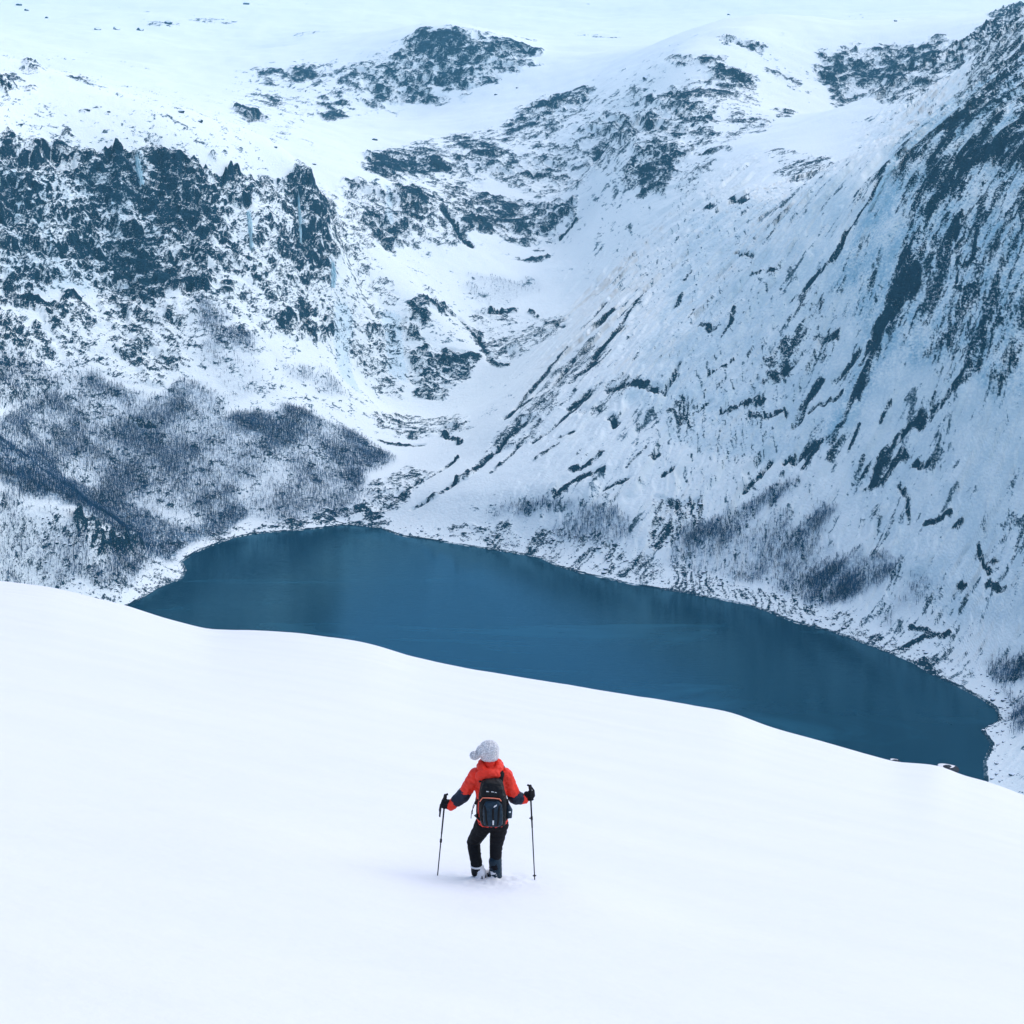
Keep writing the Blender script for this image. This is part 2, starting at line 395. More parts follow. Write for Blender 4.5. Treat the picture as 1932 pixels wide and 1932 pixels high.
# ------------------------------------------------------------------ features on the slopes
# bare rock areas: (share of bare rock, outline)
ROCK = [
 (.40,[(0,262),(60,262),(120,285),(160,278),(230,288),(300,278),(340,300),(400,322),(440,332),(580,336),(610,352),(640,400),(650,480),(630,535),(560,560),(470,520),(400,545),(300,530),(200,545),(100,530),(0,540)]),
 (.74,[(290,302),(345,304),(400,327),(440,336),(530,338),(575,345),(560,372),(470,378),(440,400),(460,440),(430,480),(380,485),(330,460),(290,420),(275,380),(250,360),(260,320)]),
 (.62,[(160,292),(240,292),(270,330),(250,370),(200,390),(160,370)]),
 (.66,[(555,395),(620,380),(632,470),(600,505),(560,485)]),
 (.46,[(0,280),(60,275),(90,330),(80,430),(40,440),(0,400)]),
 (.58,[(100,440),(280,430),(400,490),(440,540),(380,560),(290,530),(170,500),(90,470)]),
 (.5,[(180,540),(300,525),(310,560),(260,600),(190,590)]),
 (.40,[(0,560),(150,575),(330,590),(340,690),(280,740),(180,690),(60,650),(0,640)]),
 (.62,[(520,602),(560,580),(610,590),(625,620),(590,640),(545,635)]), (.95,[(560,605),(590,600),(600,622),(570,628)]),
 (.33,[(500,540),(630,545),(640,600),(510,600)]),
 (.30,[(640,560),(770,570),(760,740),(690,720),(640,650)]),
 (.27,[(0,540),(330,560),(500,560),(640,560),(650,640),(480,650),(330,700),(150,700),(0,740)]),
 (.24,[(690,285),(830,255),(950,235),(1010,185),(1240,170),(1430,140),(1440,240),(1360,300),(1290,370),(1100,345),(940,335),(700,338)]),
 (.40,[(640,345),(740,350),(860,350),(1000,380),(1090,380),(1060,450),(920,440),(860,465),(760,460),(660,470)]),(.3,[(650,470),(700,460),(760,560),(660,570)]),(.28,[(900,560),(1060,590),(1060,620),(960,690),(880,620)]),
 (.07,[(1260,430),(1500,360),(1640,420),(1600,700),(1540,850),(1300,850),(1150,870),(1090,760),(1200,620)]),
 (.34,[(1690,280),(1932,120),(1940,700),(1800,720),(1700,640),(1640,650),(1690,520)]),
 (.07,[(1640,650),(1800,720),(1940,700),(1940,1200),(1760,1180),(1600,900)]),
 (.12,[(640,120),(760,75),(760,200),(690,220),(600,215),(440,235),(440,130)]),
 (.05,[(0,60),(120,130),(300,190),(280,270),(60,255),(0,250)]),(.6,[(40,122),(73,128),(75,142),(42,138)]),(.55,[(0,138),(33,146),(33,168),(0,172)]),(.45,[(44,164),(76,164),(74,178),(50,178)]),(.66,[(131,152),(164,150),(160,168),(138,166)]),(.66,[(292,44),(325,44),(325,51),(295,51)]),(.3,[(357,33),(437,37),(437,45),(357,40)]),(.6,[(155,205),(178,205),(178,214),(158,214)]),(.5,[(95,275),(128,238),(130,255),(110,262)]),(.5,[(1845,60),(1895,10),(1940,-20),(1940,200),(1850,200),(1800,200)]),
 # hill at the back
 (.56,[(760,77),(800,54),(850,52),(890,62),(935,64),(985,82),(1020,97),(1000,115),(960,135),(920,150),(880,178),(830,180),(790,180),(720,200),(690,215),(690,190),(710,170),(710,155),(730,130),(740,105)]),
 (.78,[(785,82),(880,64),(890,100),(860,118),(820,112)]),(.78,[(815,135),(890,125),(880,150),(830,150)]),(.8,[(930,67),(1010,97),(980,125),(940,110)]),
 (.32,[(640,130),(730,100),(740,170),(640,180)]),(.72,[(475,135),(530,135),(540,160),(500,165)]),(.68,[(550,130),(600,135),(600,165),(560,160)]),
 (.66,[(500,180),(540,190),(530,205),(500,195)]),(.72,[(440,207),(500,225),(490,235),(450,225)]),(.8,[(610,195),(650,195),(655,215),(615,222)]),
 # shoulder
 (.66,[(690,292),(800,277),(840,290),(850,320),(780,325),(700,333),(690,310)]),(.52,[(830,257),(900,255),(940,290),(930,310),(870,300)]),
 (.50,[(950,240),(1010,190),(1080,172),(1120,167),(1125,185),(1080,215),(1040,260),(1000,270),(960,275)]),(.74,[(1010,187),(1070,187),(1110,169),(1120,180),(1060,220),(1020,215)]),
 (.50,[(1170,220),(1230,180),(1300,172),(1340,162),(1420,142),(1430,170),(1360,200),(1360,240),(1340,270),(1290,300),(1270,350),(1220,370),(1170,340),(1190,300),(1140,290),(1090,250),(1130,220)]),
 (.7,[(1230,172),(1300,172),(1300,200),(1240,210)]),(.74,[(1205,320),(1270,315),(1250,350),(1200,350)]),(.42,[(930,305),(1040,310),(1080,330),(1050,335),(940,325)]),
 (.68,[(750,352),(810,360),(820,400),(760,410)]),(.72,[(920,390),(980,380),(975,415),(940,425)]),(.66,[(880,430),(920,420),(925,440),(890,445)]),(.5,[(960,430),(1010,425),(1010,440),(970,440)]),
 (.8,[(700,420),(720,440),(760,438),(765,455),(730,462),(705,445)]),(.66,[(980,490),(1020,480),(1020,495),(985,500)]),
 (.75,[(775,562),(830,565),(850,590),(790,605),(775,590)]),
 (.62,[(775,660),(790,640),(850,650),(900,670),(895,700),(860,730),(810,765),(785,745),(770,700)]),(.97,[(815,680),(870,672),(892,700),(840,712)]),
 (.36,[(700,790),(760,780),(860,780),(900,800),(830,820),(720,810)]),(.42,[(700,905),(780,880),(820,890),(760,950),(690,975),(680,940)]),
 # slabs right of the valley mouth
 (.42,[(1130,720),(1172,707),(1210,722),(1160,758),(1114,785),(1090,770)]),(.9,[(1103,760),(1125,752),(1143,760),(1140,775),(1115,782)]),
 (.30,[(1060,680),(1110,640),(1150,660),(1040,800),(940,860),(900,870),(980,770)]),
 # upper right
 (.52,[(1548,104),(1574,93),(1629,79),(1665,71),(1720,82),(1774,66),(1811,75),(1847,70),(1811,128),(1774,135),(1738,182),(1665,196),(1643,193),(1574,190),(1567,160),(1548,157)]),
 (.38,[(1450,131),(1501,124),(1519,164),(1505,179),(1465,153)]),(.8,[(1264,104),(1319,97),(1319,117),(1271,120)]),(.64,[(1326,104),(1366,100),(1355,128),(1330,124)]),
 (.5,[(1352,60),(1400,70),(1440,80),(1430,100),(1370,80)]),(.64,[(1344,137),(1417,139),(1410,153),(1366,157),(1308,160)]),(.7,[(1464,208),(1500,212),(1490,220),(1465,218)]),(.64,[(1435,235),(1460,225),(1440,250)]),
 (.5,[(1702,286),(1767,245),(1796,215),(1840,206),(1847,184),(1932,122),(1940,328),(1847,310),(1811,321),(1804,365),(1774,401),(1767,456),(1738,492),(1727,547),(1698,565),(1665,620),(1640,653),(1658,602),(1691,529),(1702,456),(1738,401),(1720,346),(1702,328)]),
 (.97,[(1702,456),(1731,480),(1738,520),(1718,565),(1694,575),(1688,535)]),(.84,[(1850,280),(1890,270),(1940,272),(1940,305),(1870,303)]),
 (.88,[(1767,240),(1796,218),(1830,207),(1820,230),(1790,250)]),(.84,[(1716,292),(1760,277),(1770,300),(1730,310)]),(.85,[(1909,350),(1935,330),(1935,385),(1905,380)]),
 (.36,[(1497,550),(1538,540),(1585,634),(1519,707),(1443,729),(1446,667),(1497,623)]),
 (.45,[(1300,780),(1290,740),(1260,790),(1300,800)]),
 (.30,[(1440,285),(1530,290),(1580,300),(1560,330),(1480,335)]),
 (.88,[(1661,866),(1698,853),(1723,857),(1720,866),(1698,878),(1687,893),(1647,926),(1621,937),(1647,890)]),
 # talus above the water
 (.42,[(1228,940),(1319,933),(1330,977),(1264,1032),(1228,1032)]),
 (.30,[(760,1005),(900,985),(1050,1000),(1250,1060),(1400,1100),(1500,1130),(1500,1165),(1400,1135),(1200,1100),(1060,1070),(880,1028)]),
 (.38,[(480,1000),(600,960),(700,955),(740,980),(720,995),(620,990),(480,1005)]),(.22,[(345,1040),(420,1000),(480,990),(470,1005),(400,1028)]),
 (.20,[(0,885),(150,985),(320,1062),(230,1130),(0,1090)]),(.5,[(130,990),(200,1005),(290,1042),(250,1060),(150,1040)]),
 (.24,[(230,1090),(320,1070),(340,1085),(260,1130)]),
 (.26,[(1500,1130),(1600,1165),(1720,1225),(1800,1275),(1790,1285),(1700,1240),(1560,1188),(1500,1172)]),
]
# ledges, cracks and gullies: (share, width, line)
CRACK = [
 (.85,9,[(0,555),(40,572),(75,582),(150,568)]),(.8,6,[(270,520),(300,535),(370,545)]),(.8,6,[(230,800),(290,800)]),
 (.95,15,[(840,400),(862,430),(880,462)]),(.9,10,[(815,372),(800,400)]),(.85,6,[(985,385),(1020,380)]),(.9,7,[(1035,412),(1060,387)]),(.9,7,[(1058,452),(1085,422)]),
 (.9,6,[(870,602),(905,640),(930,685),(957,690)]),(.85,5,[(925,590),(975,588)]),(.9,5,[(1003,590),(1035,613),(1065,615)]),(.7,4,[(700,625),(745,610)]),(.9,6,[(720,832),(760,840),(800,838)]),(.85,6,[(830,815),(870,835)]),
 (.9,6,[(1140,572),(1100,622)]),(.97,12,[(1152,590),(1133,612)]),(.97,12,[(1172,617),(1153,640)]),(.9,6,[(1215,552),(1180,600),(1150,640),(1080,720)]),(.8,5,[(1195,570),(1165,600)]),
 (.9,10,[(1065,662),(1020,715),(960,785)]),(.9,9,[(1016,736),(985,765),(954,784)]),(.85,9,[(1081,678),(1052,715)]),(.9,9,[(1110,736),(1074,766)]),(.85,6,[(1150,667),(1107,700)]),
 (.85,7,[(1110,742),(1060,790),(1010,830)]),(.9,13,[(986,802),(930,855),(881,897)]),(.7,6,[(881,897),(830,930),(780,958)]),(.8,6,[(859,868),(815,897),(771,919)]),(.75,5,[(1000,815),(930,890)]),
 (.92,10,[(1150,731),(1216,722),(1249,737)]),(.9,6,[(1249,737),(1268,712),(1282,682)]),(.8,7,[(1078,817),(1056,826)]),(.8,5,[(1052,838),(1012,868)]),
 (.85,7,[(1078,886),(1110,875),(1136,853)]),(.9,8,[(1048,930),(1089,900),(1136,886)]),(.8,6,[(1143,915),(1180,904)]),(.7,4,[(1180,878),(1220,842)]),(.8,5,[(1228,862),(1245,852)]),(.9,7,[(1255,892),(1268,886)]),(.9,8,[(1150,788),(1162,796)]),
 # right wall
 (1.0,15,[(1700,565),(1683,590),(1658,625),(1650,663)]),(1.0,12,[(1650,663),(1632,711),(1607,755)]),(1.0,9,[(1607,755),(1592,791),(1567,838)]),(.8,6,[(1640,650),(1625,690)]),
 (.85,10,[(1669,317),(1647,368),(1614,412),(1596,438),(1581,478),(1556,507),(1519,540)]),
 (.88,5,[(1804,419),(1804,540)]),(.88,6,[(1844,437),(1833,503),(1807,505)]),(.8,6,[(1884,419),(1920,383)]),(.8,4,[(1800,540),(1815,555),(1830,540),(1850,560)]),
 (.66,15,[(1925,525),(1884,605),(1869,634),(1847,685),(1811,725)]),(.66,12,[(1811,725),(1756,777),(1727,798),(1691,828),(1665,857)]),(.7,6,[(1765,735),(1757,765)]),
 (.88,8,[(1727,871),(1749,882)]),(.9,6,[(1698,911),(1712,937),(1716,977)]),
 (.88,9,[(1574,714),(1600,690),(1621,663)]),(.8,13,[(1548,722),(1519,758),(1505,791)]),(.8,6,[(1588,736),(1530,773)]),(.85,9,[(1366,776),(1403,762),(1443,758)]),(.7,8,[(1417,784),(1450,786),(1483,773)]),
 (.72,11,[(1443,722),(1480,700),(1519,663)]),(.88,11,[(1541,634),(1581,631)]),(.85,7,[(1319,616),(1348,616)]),(.85,5,[(1384,580),(1381,609),(1362,631)]),(.8,4,[(1417,514),(1461,514)]),(.8,5,[(1392,474),(1424,478)]),
 (.9,10,[(1380,375),(1408,381)]),(.75,6,[(1326,394),(1345,390)]),(.9,6,[(1277,580),(1285,560)]),(.85,5,[(1293,532),(1300,515)]),(.8,4,[(1300,600),(1310,580)]),
 (.85,9,[(1483,871),(1520,850),(1556,828)]),(.8,5,[(1541,849),(1512,882)]),(.75,5,[(1457,864),(1435,890),(1406,919)]),(.8,5,[(1320,770),(1340,755)]),(.7,4,[(1340,700),(1380,680)]),(.7,4,[(1490,700),(1500,680)]),
 (.85,5,[(1745,988),(1765,985),(1793,966)]),(.8,5,[(1800,990),(1815,982)]),(.85,5,[(1847,1028),(1855,1061),(1866,1079)]),(.7,3,[(1855,1061),(1885,1055)]),(.92,8,[(1862,1101),(1895,1108)]),(.9,5,[(1807,1101),(1822,1103)]),
 (.9,8,[(1713,1218),(1749,1201),(1786,1199)]),(.8,4,[(1716,1181),(1749,1196)]),(.95,7,[(1738,1243),(1755,1265),(1775,1287)]),(.95,6,[(1847,1312),(1870,1335),(1884,1360)]),
 (.6,4,[(1620,800),(1600,850)]),(.6,4,[(1680,760),(1660,800)]),(.55,4,[(1740,560),(1720,620)]),(.6,4,[(1860,600),(1850,640)]),(.6,4,[(1900,700),(1885,730)]),(.55,4,[(1640,880),(1625,900)]),
 (.9,5,[(1117,68),(1165,70)]),(.8,4,[(1320,290),(1340,290)]),(.7,4,[(930,68),(1000,100)]),
]
ICE = [(14,[(262,300),(268,345)]),(13,[(470,400),(476,470)]),(9,[(570,470),(572,410)]),(16,[(1668,325),(1650,365),(1636,390)]),(11,[(622,500),(630,540)]),(60,[(650,600),(660,720)]),(40,[(735,600),(750,700)]),
       (14,[(730,350),(735,420)]),(30,[(30,330),(30,400)]),(12,[(205,350),(210,400)]),(22,[(1880,180),(1860,240)]),(10,[(95,450),(95,480)])]
# bare birch woods: (density, name index, outline)
WOOD = [
 (1.7,0,[(0,806),(60,852),(100,882),(200,936),(330,990),(440,955),(470,980),(400,1012),(350,1030),(325,1060),(250,1030),(150,962),(0,872)]),
 (.78,0,[(60,770),(180,700),(280,760),(340,720),(420,800),(470,880),(440,960),(380,980),(250,960),(120,890),(0,800)]),
 (.45,0,[(0,600),(150,680),(230,740),(150,760),(0,740)]),
 (.92,1,[(330,722),(400,722),(430,790),(520,772),(600,782),(680,822),(745,865),(690,900),(680,930),(640,955),(590,900),(560,860),(470,870),(400,830)]),
 (.55,1,[(470,870),(560,860),(640,955),(685,935),(665,972),(560,982),(470,985)]),(.9,1,[(600,782),(650,802),(745,862),(700,882),(640,850)]),
 (.75,2,[(375,575),(420,602),(480,642),(482,665),(430,660),(382,650)]),(.5,2,[(480,645),(540,692),(600,702),(660,742),(640,750),(560,722)]),(.3,2,[(380,650),(480,680),(520,750),(430,760)]),
 (.48,3,[(0,880),(130,965),(200,1040),(150,1090),(0,1080)]),(.7,3,[(230,1045),(320,1062),(225,1112),(150,1092)]),
 (.6,4,[(920,977),(1000,942),(1080,932),(1090,950),(1000,965),(930,985)]),(.5,4,[(1080,962),(1180,952),(1200,1010),(1110,1030),(1040,1010)]),
 (.8,5,[(1250,1070),(1300,980),(1350,970),(1430,940),(1510,897),(1500,920),(1440,970),(1380,1020),(1310,1060)]),(.52,5,[(1255,1072),(1400,1015),(1480,960),(1500,1050),(1470,1100),(1380,1090)]),
 (.65,5,[(1490,1020),(1540,942),(1582,962),(1540,1010),(1540,1050),(1500,1050)]),
 (.42,6,[(1440,1105),(1500,1050),(1560,1010),(1580,1050),(1500,1130)]),(.85,6,[(1470,1110),(1560,1052),(1620,1052),(1705,1050),(1640,1110),(1560,1148),(1490,1130)]),
 (.65,7,[(1655,1180),(1700,1112),(1750,1082),(1760,1090),(1700,1150)]),
 (.7,8,[(1850,1262),(1935,1188),(1935,1252),(1880,1290)]),(.7,8,[(1897,1310),(1940,1290),(1940,1460),(1900,1445),(1912,1370)]),
 (.36,9,[(885,512),(1020,520),(1012,545),(935,580),(890,552)]),
]
def hits_of(lists):
    flat = [(p[0] - 80 if p[0] <= 0 else p[0] + 60 if p[0] >= 1931 else p[0], p[1]) for l in lists for p in l]   # areas run on beyond the picture
    H = hit(flat)
    out = []; k = 0
    for l in lists:
        out.append(H[k:k + len(l)]); k += len(l)
    return out
ROCK_W = hits_of([r[1] for r in ROCK])
CRACK_W = hits_of([r[2] for r in CRACK])
ICE_W = hits_of([r[1] for r in ICE])
WOOD_W = hits_of([r[2] for r in WOOD])

# (woods, rock and cracks are now fixed in the world)
# ------------------------------------------------------------------ terrain grid: finer where the ground is steep
NR = 1040
_w = .345 + np.cumsum(np.geomspace(.0009, .022, 50))
tcols = np.concatenate([-_w[::-1], np.linspace(-0.345, 0.345, 960), _w])      # finest in the middle of the valley
NC = len(tcols)
yc = np.concatenate([np.arange(1230, 3000, 6.), np.arange(3000, 7400, 22.)])
tc = np.linspace(tcols[0], tcols[-1], 200)
Hc = base_height((tc[:, None] * yc[None]), np.broadcast_to(yc, (200, len(yc)))).reshape(200, len(yc))
dang = np.abs(np.gradient(Hc / yc[None], axis=1)) * 1932 / (2 * HT)         # share of the view each step takes
floor_ = np.gradient(yc)[None] * 0.09 * (1800 / yc[None]) ** 1.6
under = Hc < LZ - 1
wgt = np.where(under, floor_ * .5, np.minimum(dang, 14) + floor_)
for _ in range(10):
    wgt[1:-1] = (wgt[:-2] + 2 * wgt[1:-1] + wgt[2:]) / 4
for _ in range(3):
    wgt[:, 1:-1] = (wgt[:, :-2] + 2 * wgt[:, 1:-1] + wgt[:, 2:]) / 4
Yc = np.zeros((200, NR))
for i in range(200):
    cw = np.concatenate([[0], np.cumsum((wgt[i, 1:] + wgt[i, :-1]) / 2)])
    Yc[i] = np.interp(np.linspace(0, cw[-1], NR), cw, yc)
fi = np.interp(tcols, tc, np.arange(200)); i0 = np.minimum(fi.astype(int), 198); fr = (fi - i0)[:, None]
YG = Yc[i0] * (1 - fr) + Yc[i0 + 1] * fr           # (NC,NR)
XG = tcols[:, None] * YG
zb, reg, shored = base_height(XG, YG, True)
XF = XG.ravel().astype(np.float32); YF = YG.ravel().astype(np.float32); ZB = zb.astype(np.float32)
# slope of the base ground
def grads(Z):
    Z = Z.reshape(NC, NR)
    dy = np.gradient(Z, axis=1) / np.maximum(np.gradient(YG, axis=1), .05)
    dxr = np.gradient(Z, axis=0); dxx = np.gradient(XG, axis=0); dyy = np.gradient(YG, axis=0)
    dx = (dxr - dy * dyy) / np.maximum(dxx, .05)
    return dx, dy
gx, gy = grads(ZB)
slope = np.hypot(gx, gy).ravel()
pos = np.stack([XF, YF, ZB], 1)
warpx = fbm(pos, 45, 3, off=3.1) ; warpy = fbm(pos, 45, 3, off=41.0)
_wa = 11 * (YF / 2200) ** 2; wx = XF + _wa * warpx; wy = YF + 1.6 * _wa * warpy; wz = ZB + 4 * warpy

cover = 0.015 + 0.045 * sstep(.45, 1.1, slope) + 0.03 * sstep(.2, .5, slope)
def poly_mask(P, x, y, pad=0):
    m = (x > P[:, 0].min()) & (x < P[:, 0].max()) & (y > P[:, 1].min()) & (y < P[:, 1].max())
    idx = np.nonzero(m)[0]
    return idx[inside(x[idx], y[idx], P[:, :2])]
for (b, _), P in zip(ROCK, ROCK_W):
    i = poly_mask(P, wx, wy)
    cover[i] = np.maximum(cover[i], b)
G2 = cover.reshape(NC, NR)
for _ in range(4):
    G2[1:-1] = (G2[:-2] + 2 * G2[1:-1] + G2[2:]) / 4
    G2[:, 1:-1] = (G2[:, :-2] + 2 * G2[:, 1:-1] + G2[:, 2:]) / 4
cover = G2.ravel()
def seg3(P, hw):
    """distance of the ground to a line laid on it, in units of hw"""
    m = (XF > P[:, 0].min() - 3 * hw) & (XF < P[:, 0].max() + 3 * hw) & (YF > P[:, 1].min() - 6 * hw - 10) & (YF < P[:, 1].max() + 6 * hw + 10)
    idx = np.nonzero(m)[0]
    q = np.stack([XF[idx] + 2.6 * warpx[idx] + 1.6 * fl_n[idx], YF[idx] + 1.5 * warpy[idx], ZB[idx] + 2.6 * warpy[idx] - 1.6 * fl_n[idx]], 1)
    best = np.full(len(idx), 1e9, np.float32)
    for a, b in zip(P[:-1], P[1:]):
        v = b - a
        t = np.clip(((q - a) @ v) / (v @ v + 1e-6), 0, 1)
        best = np.minimum(best, np.linalg.norm(q - a - t[:, None] * v, axis=1))
    return idx, best / hw
lowf = fbm(pos, 130, 4, off=29)
cover = np.maximum(cover, .45 * sstep(.281, .296, np.abs(XF / YF)) * sstep(.35, .9, slope))      # the same rock goes on beyond the picture
cover = np.maximum(cover, .17 * sstep(.35, .9, fbm(pos, 260, 4, gain=.6, off=83)) * sstep(2500, 3000, YF))
cover = np.clip(cover * (1 + .7 * lowf) , 0.004, .93)
crack_depth = np.zeros(len(XF), np.float32)
fl_n = fbm(pos, 14, 3, gain=.7, off=71)
for (b, wd, _), P in zip(CRACK, CRACK_W):
    hw = wd * 0.33 * P[:, 1].mean() / 2000 + .4
    i, dn = seg3(P, hw)
    k = 1 - sstep(.7, 2.2, dn)
    cover[i] = np.maximum(cover[i], b * k * np.clip(1.0 + .2 * fl_n[i], .6, 1))
    crack_depth[i] = np.maximum(crack_depth[i], (1 - sstep(.2, 2.6, dn)) * hw * .8)
ice = np.zeros(len(XF), np.float32)
for (wd, _), P in zip(ICE, ICE_W):
    hw = wd * 0.28 * P[:, 1].mean() / 2000 + .4
    i, dn = seg3(P, hw)
    ice[i] = np.maximum(ice[i], 1 - sstep(.6, 1.8, dn))
wood = np.zeros(len(XF), np.float32); woodid = np.zeros(len(XF), np.int8)
for (b, k, _), P in zip(WOOD, WOOD_W):
    i = poly_mask(P, wx, wy)
    s = b > wood[i]
    wood[i[s]] = b; woodid[i[s]] = k
cover = np.maximum(cover, np.minimum(wood, 1) * 0.22)

# rock relief: ledges on the left, slanting joints on the right, blocky on the hills
fl = 1 - sstep(-80, 130, XF - (YF - 2300) * .1)          # weight of the left style
hill = sstep(2750, 3100, YF)
left = fl * (1 - hill); right = (1 - fl) * (1 - hill)
n = np.zeros(len(XF), np.float32)
def add_style(wgt, q_fn, wl, off):
    idx = np.nonzero(wgt > .003)[0]
    q = q_fn(pos[idx] + 4 * np.stack([warpx[idx], warpy[idx], warpx[idx] * .5], 1))
    a = fbm(q, wl, 6, gain=.84, off=off)
    r = 1 - 2.2 * np.abs(fbm(q, wl * .6, 3, gain=.6, off=off + 8))
    n[idx] += wgt[idx] * (a * .8 + r * .35)
def q_left(p):
    q = p.copy()
    q[:, 2] = (p[:, 2] + .18 * p[:, 0]) * 2.6
    return q
J1 = np.array([.49, .36, .80]); J2 = np.array([.57, .71, .42])
def q_right(p):
    k = sstep(150, 300, p[:, 0])[:, None]
    J = J2 * (1 - k) + J1 * k
    J /= np.linalg.norm(J, axis=1)[:, None]
    al = (p * J).sum(1)[:, None]
    return p - .70 * al * J
def q_hill(p):
    q = p.copy(); q[:, 2] *= 1.6; q[:, 1] *= .8
    return q
add_style(left, q_left, 22, 1.0)
add_style(right, q_right, 22, 22.0)
add_style(hill, q_hill, 30, 47.0)
rel = fbm(pos, 120, 6, gain=.56, off=77)
# relief added to the base ground
rough_amt = sstep(.05, .6, cover)
shore_k = sstep(0, 60, shored)
Z = ZB + shore_k * (rel * (2.5 + 5.5 * rough_amt) * sstep(.12, .6, slope + .25 * rough_amt) + n * 2.6 * rough_amt * (1 + hill)) - crack_depth * shore_k
Z = Z + shore_k * (fbm(pos, 420, 2, off=13) * 10 + fbm(pos, 150, 3, off=23) * 4.5) * hill
# ledges: treads that hold snow and bare risers; ribs and gullies down the cliffs
def stair(c, T, sharp):
    f = c / T; k = np.floor(f); f = f - k
    return (sstep(.5 - sharp, .5 + sharp, f) - f) * T
strike = fbm(pos * np.array([1, 1, .15]), 75, 4, gain=.65, off=61)
ribs = 1 - 2 * np.abs(fbm(pos * np.array([1, .5, .12]), 60, 5, gain=.6, off=91))
Z = Z + shore_k * rough_amt * (left + .7 * hill) * ribs * np.minimum(slope, 1.3) * 7.0
cz = Z + .16 * XF + 13 * strike
tk = rough_amt * (left * .9 + hill * .75) * shore_k * sstep(.15, .45, slope)
br = sstep(-.35, .45, fbm(pos, 60, 3, off=19))
Z = Z + tk * (stair(cz + 12 * warpy, 34, .18) * .78 * br + stair(cz * 1.1 + 16 * rel + 5 * warpx, 12, .22) * .6 * (1 - .5 * br))
# slabs on the right wall: slanting sheets ending in small overlaps
kk_ = sstep(150, 300, XF)[:, None]
JJ = J2 * (1 - kk_) + J1 * kk_
BB = np.cross(JJ, np.array([-.62, -.48, .62])); BB /= np.linalg.norm(BB, axis=1)[:, None]
cB = ((pos - np.array([215., 2010., -330.])) * BB).sum(1) + 9 * strike + 5 * warpx
lumpy = sstep(-.5, .5, fbm(pos, 90, 3, off=33))
def saw(c, T):
    f = c / T; f = f - np.floor(f)
    return (np.where(f < .9, f / .9, (1 - f) / .1) - .5), f
s1, f1 = saw(cB, 46); s2, f2 = saw(cB + 6 * warpy, 15); s3, f3 = saw(cB + 3 * rel, 6)
rw = right * shore_k * sstep(.42, .8, slope)
Z = Z + rw * (s1 * 9.0 * lumpy + s2 * 3.6 * (1 - .5 * lumpy) + s3 * 1.1)
step_edge = np.maximum(np.exp(-((f1 - .95) / .06) ** 2) * (.15 + .85 * lumpy), np.maximum(.85 * np.exp(-((f2 - .95) / .08) ** 2) * (1 - .5 * lumpy), .6 * np.exp(-((f3 - .95) / .12) ** 2) * lumpy)) * right * sstep(0.0, .9, fbm(pos, 60, 4, off=55))
cover = np.maximum(cover, .50 * step_edge * sstep(.3, .6, slope))
ok_in = shored < 0
Z[ok_in] = ZB[ok_in]
Z = np.where((shored >= 0), np.maximum(Z, LZ + .5 + .12 * np.minimum(shored, 40)), Z).astype(np.float32)
hx, hy = grads(Z)
steep = (np.hypot(hx, hy).ravel() - slope)
n2 = n / n.std() + (.5 + .25 * left) * np.clip(steep / (steep.std() + 1e-6), -2.5, 2.5) * (.3 + rough_amt)
# share of bare rock -> threshold on the ranked pattern
srt = np.sort(n2[::37])
rank = np.searchsorted(srt, n2) / len(srt)
rock = (rank - (1 - cover)).astype(np.float32)
thin = np.zeros(len(XF), np.float32)
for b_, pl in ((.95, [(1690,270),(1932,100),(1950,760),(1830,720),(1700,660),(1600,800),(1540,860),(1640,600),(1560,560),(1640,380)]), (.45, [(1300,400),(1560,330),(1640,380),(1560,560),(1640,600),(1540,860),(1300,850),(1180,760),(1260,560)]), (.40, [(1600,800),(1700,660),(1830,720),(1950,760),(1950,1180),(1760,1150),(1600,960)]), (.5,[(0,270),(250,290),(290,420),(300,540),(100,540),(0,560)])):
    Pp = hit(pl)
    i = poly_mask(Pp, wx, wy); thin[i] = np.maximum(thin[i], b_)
woodb = wood * (.6 + .5 * sstep(-.5, .5, warpx + .6 * rel)); W2 = woodb.reshape(NC, NR)
for _ in range(22):
    W2[1:-1] = (W2[:-2] + 2 * W2[1:-1] + W2[2:]) / 4
    W2[:, 1:-1] = (W2[:, :-2] + 2 * W2[:, 1:-1] + W2[:, 2:]) / 4
woodb = np.clip(W2.ravel(), 0, 1)
T2 = thin.reshape(NC, NR)
for _ in range(25):
    T2[1:-1] = (T2[:-2] + 2 * T2[1:-1] + T2[2:]) / 4
    T2[:, 1:-1] = (T2[:, :-2] + 2 * T2[:, 1:-1] + T2[:, 2:]) / 4
thin = T2.ravel()
rock -= .10 * (cover < .06)
# water's edge: wet stones
rock = np.maximum(rock, np.where((shored > -1) & (shored < 3.0), .12 + .25 * warpx, -1))

# ------------------------------------------------------------------ one mesh for each mountain
vid = np.arange(NC * NR).reshape(NC, NR)
quads = np.stack([vid[:-1, :-1], vid[1:, :-1], vid[1:, 1:], vid[:-1, 1:]], -1).reshape(-1, 4)
keep = ~((shored[quads] < -35).all(1))
quads = quads[keep]
qreg = reg[quads[:, 0]]
V = np.stack([XF, YF, Z], 1)
for k, nm in enumerate(["valley_headwall", "left_mountain", "right_mountain", "snow_plateau"]):
    f = quads[qreg == k]
    u_, inv = np.unique(f, return_inverse=True)
    me = np_mesh(nm, V[u_], inv.reshape(-1, 4))
    add_attr(me, "rock", rock[u_]); add_attr(me, "ice", ice[u_]); add_attr(me, "thin", thin[u_]); add_attr(me, "cover", cover[u_]); add_attr(me, "wood", woodb[u_])
    tag(link(nm, me, M_TERRAIN), kind="structure")

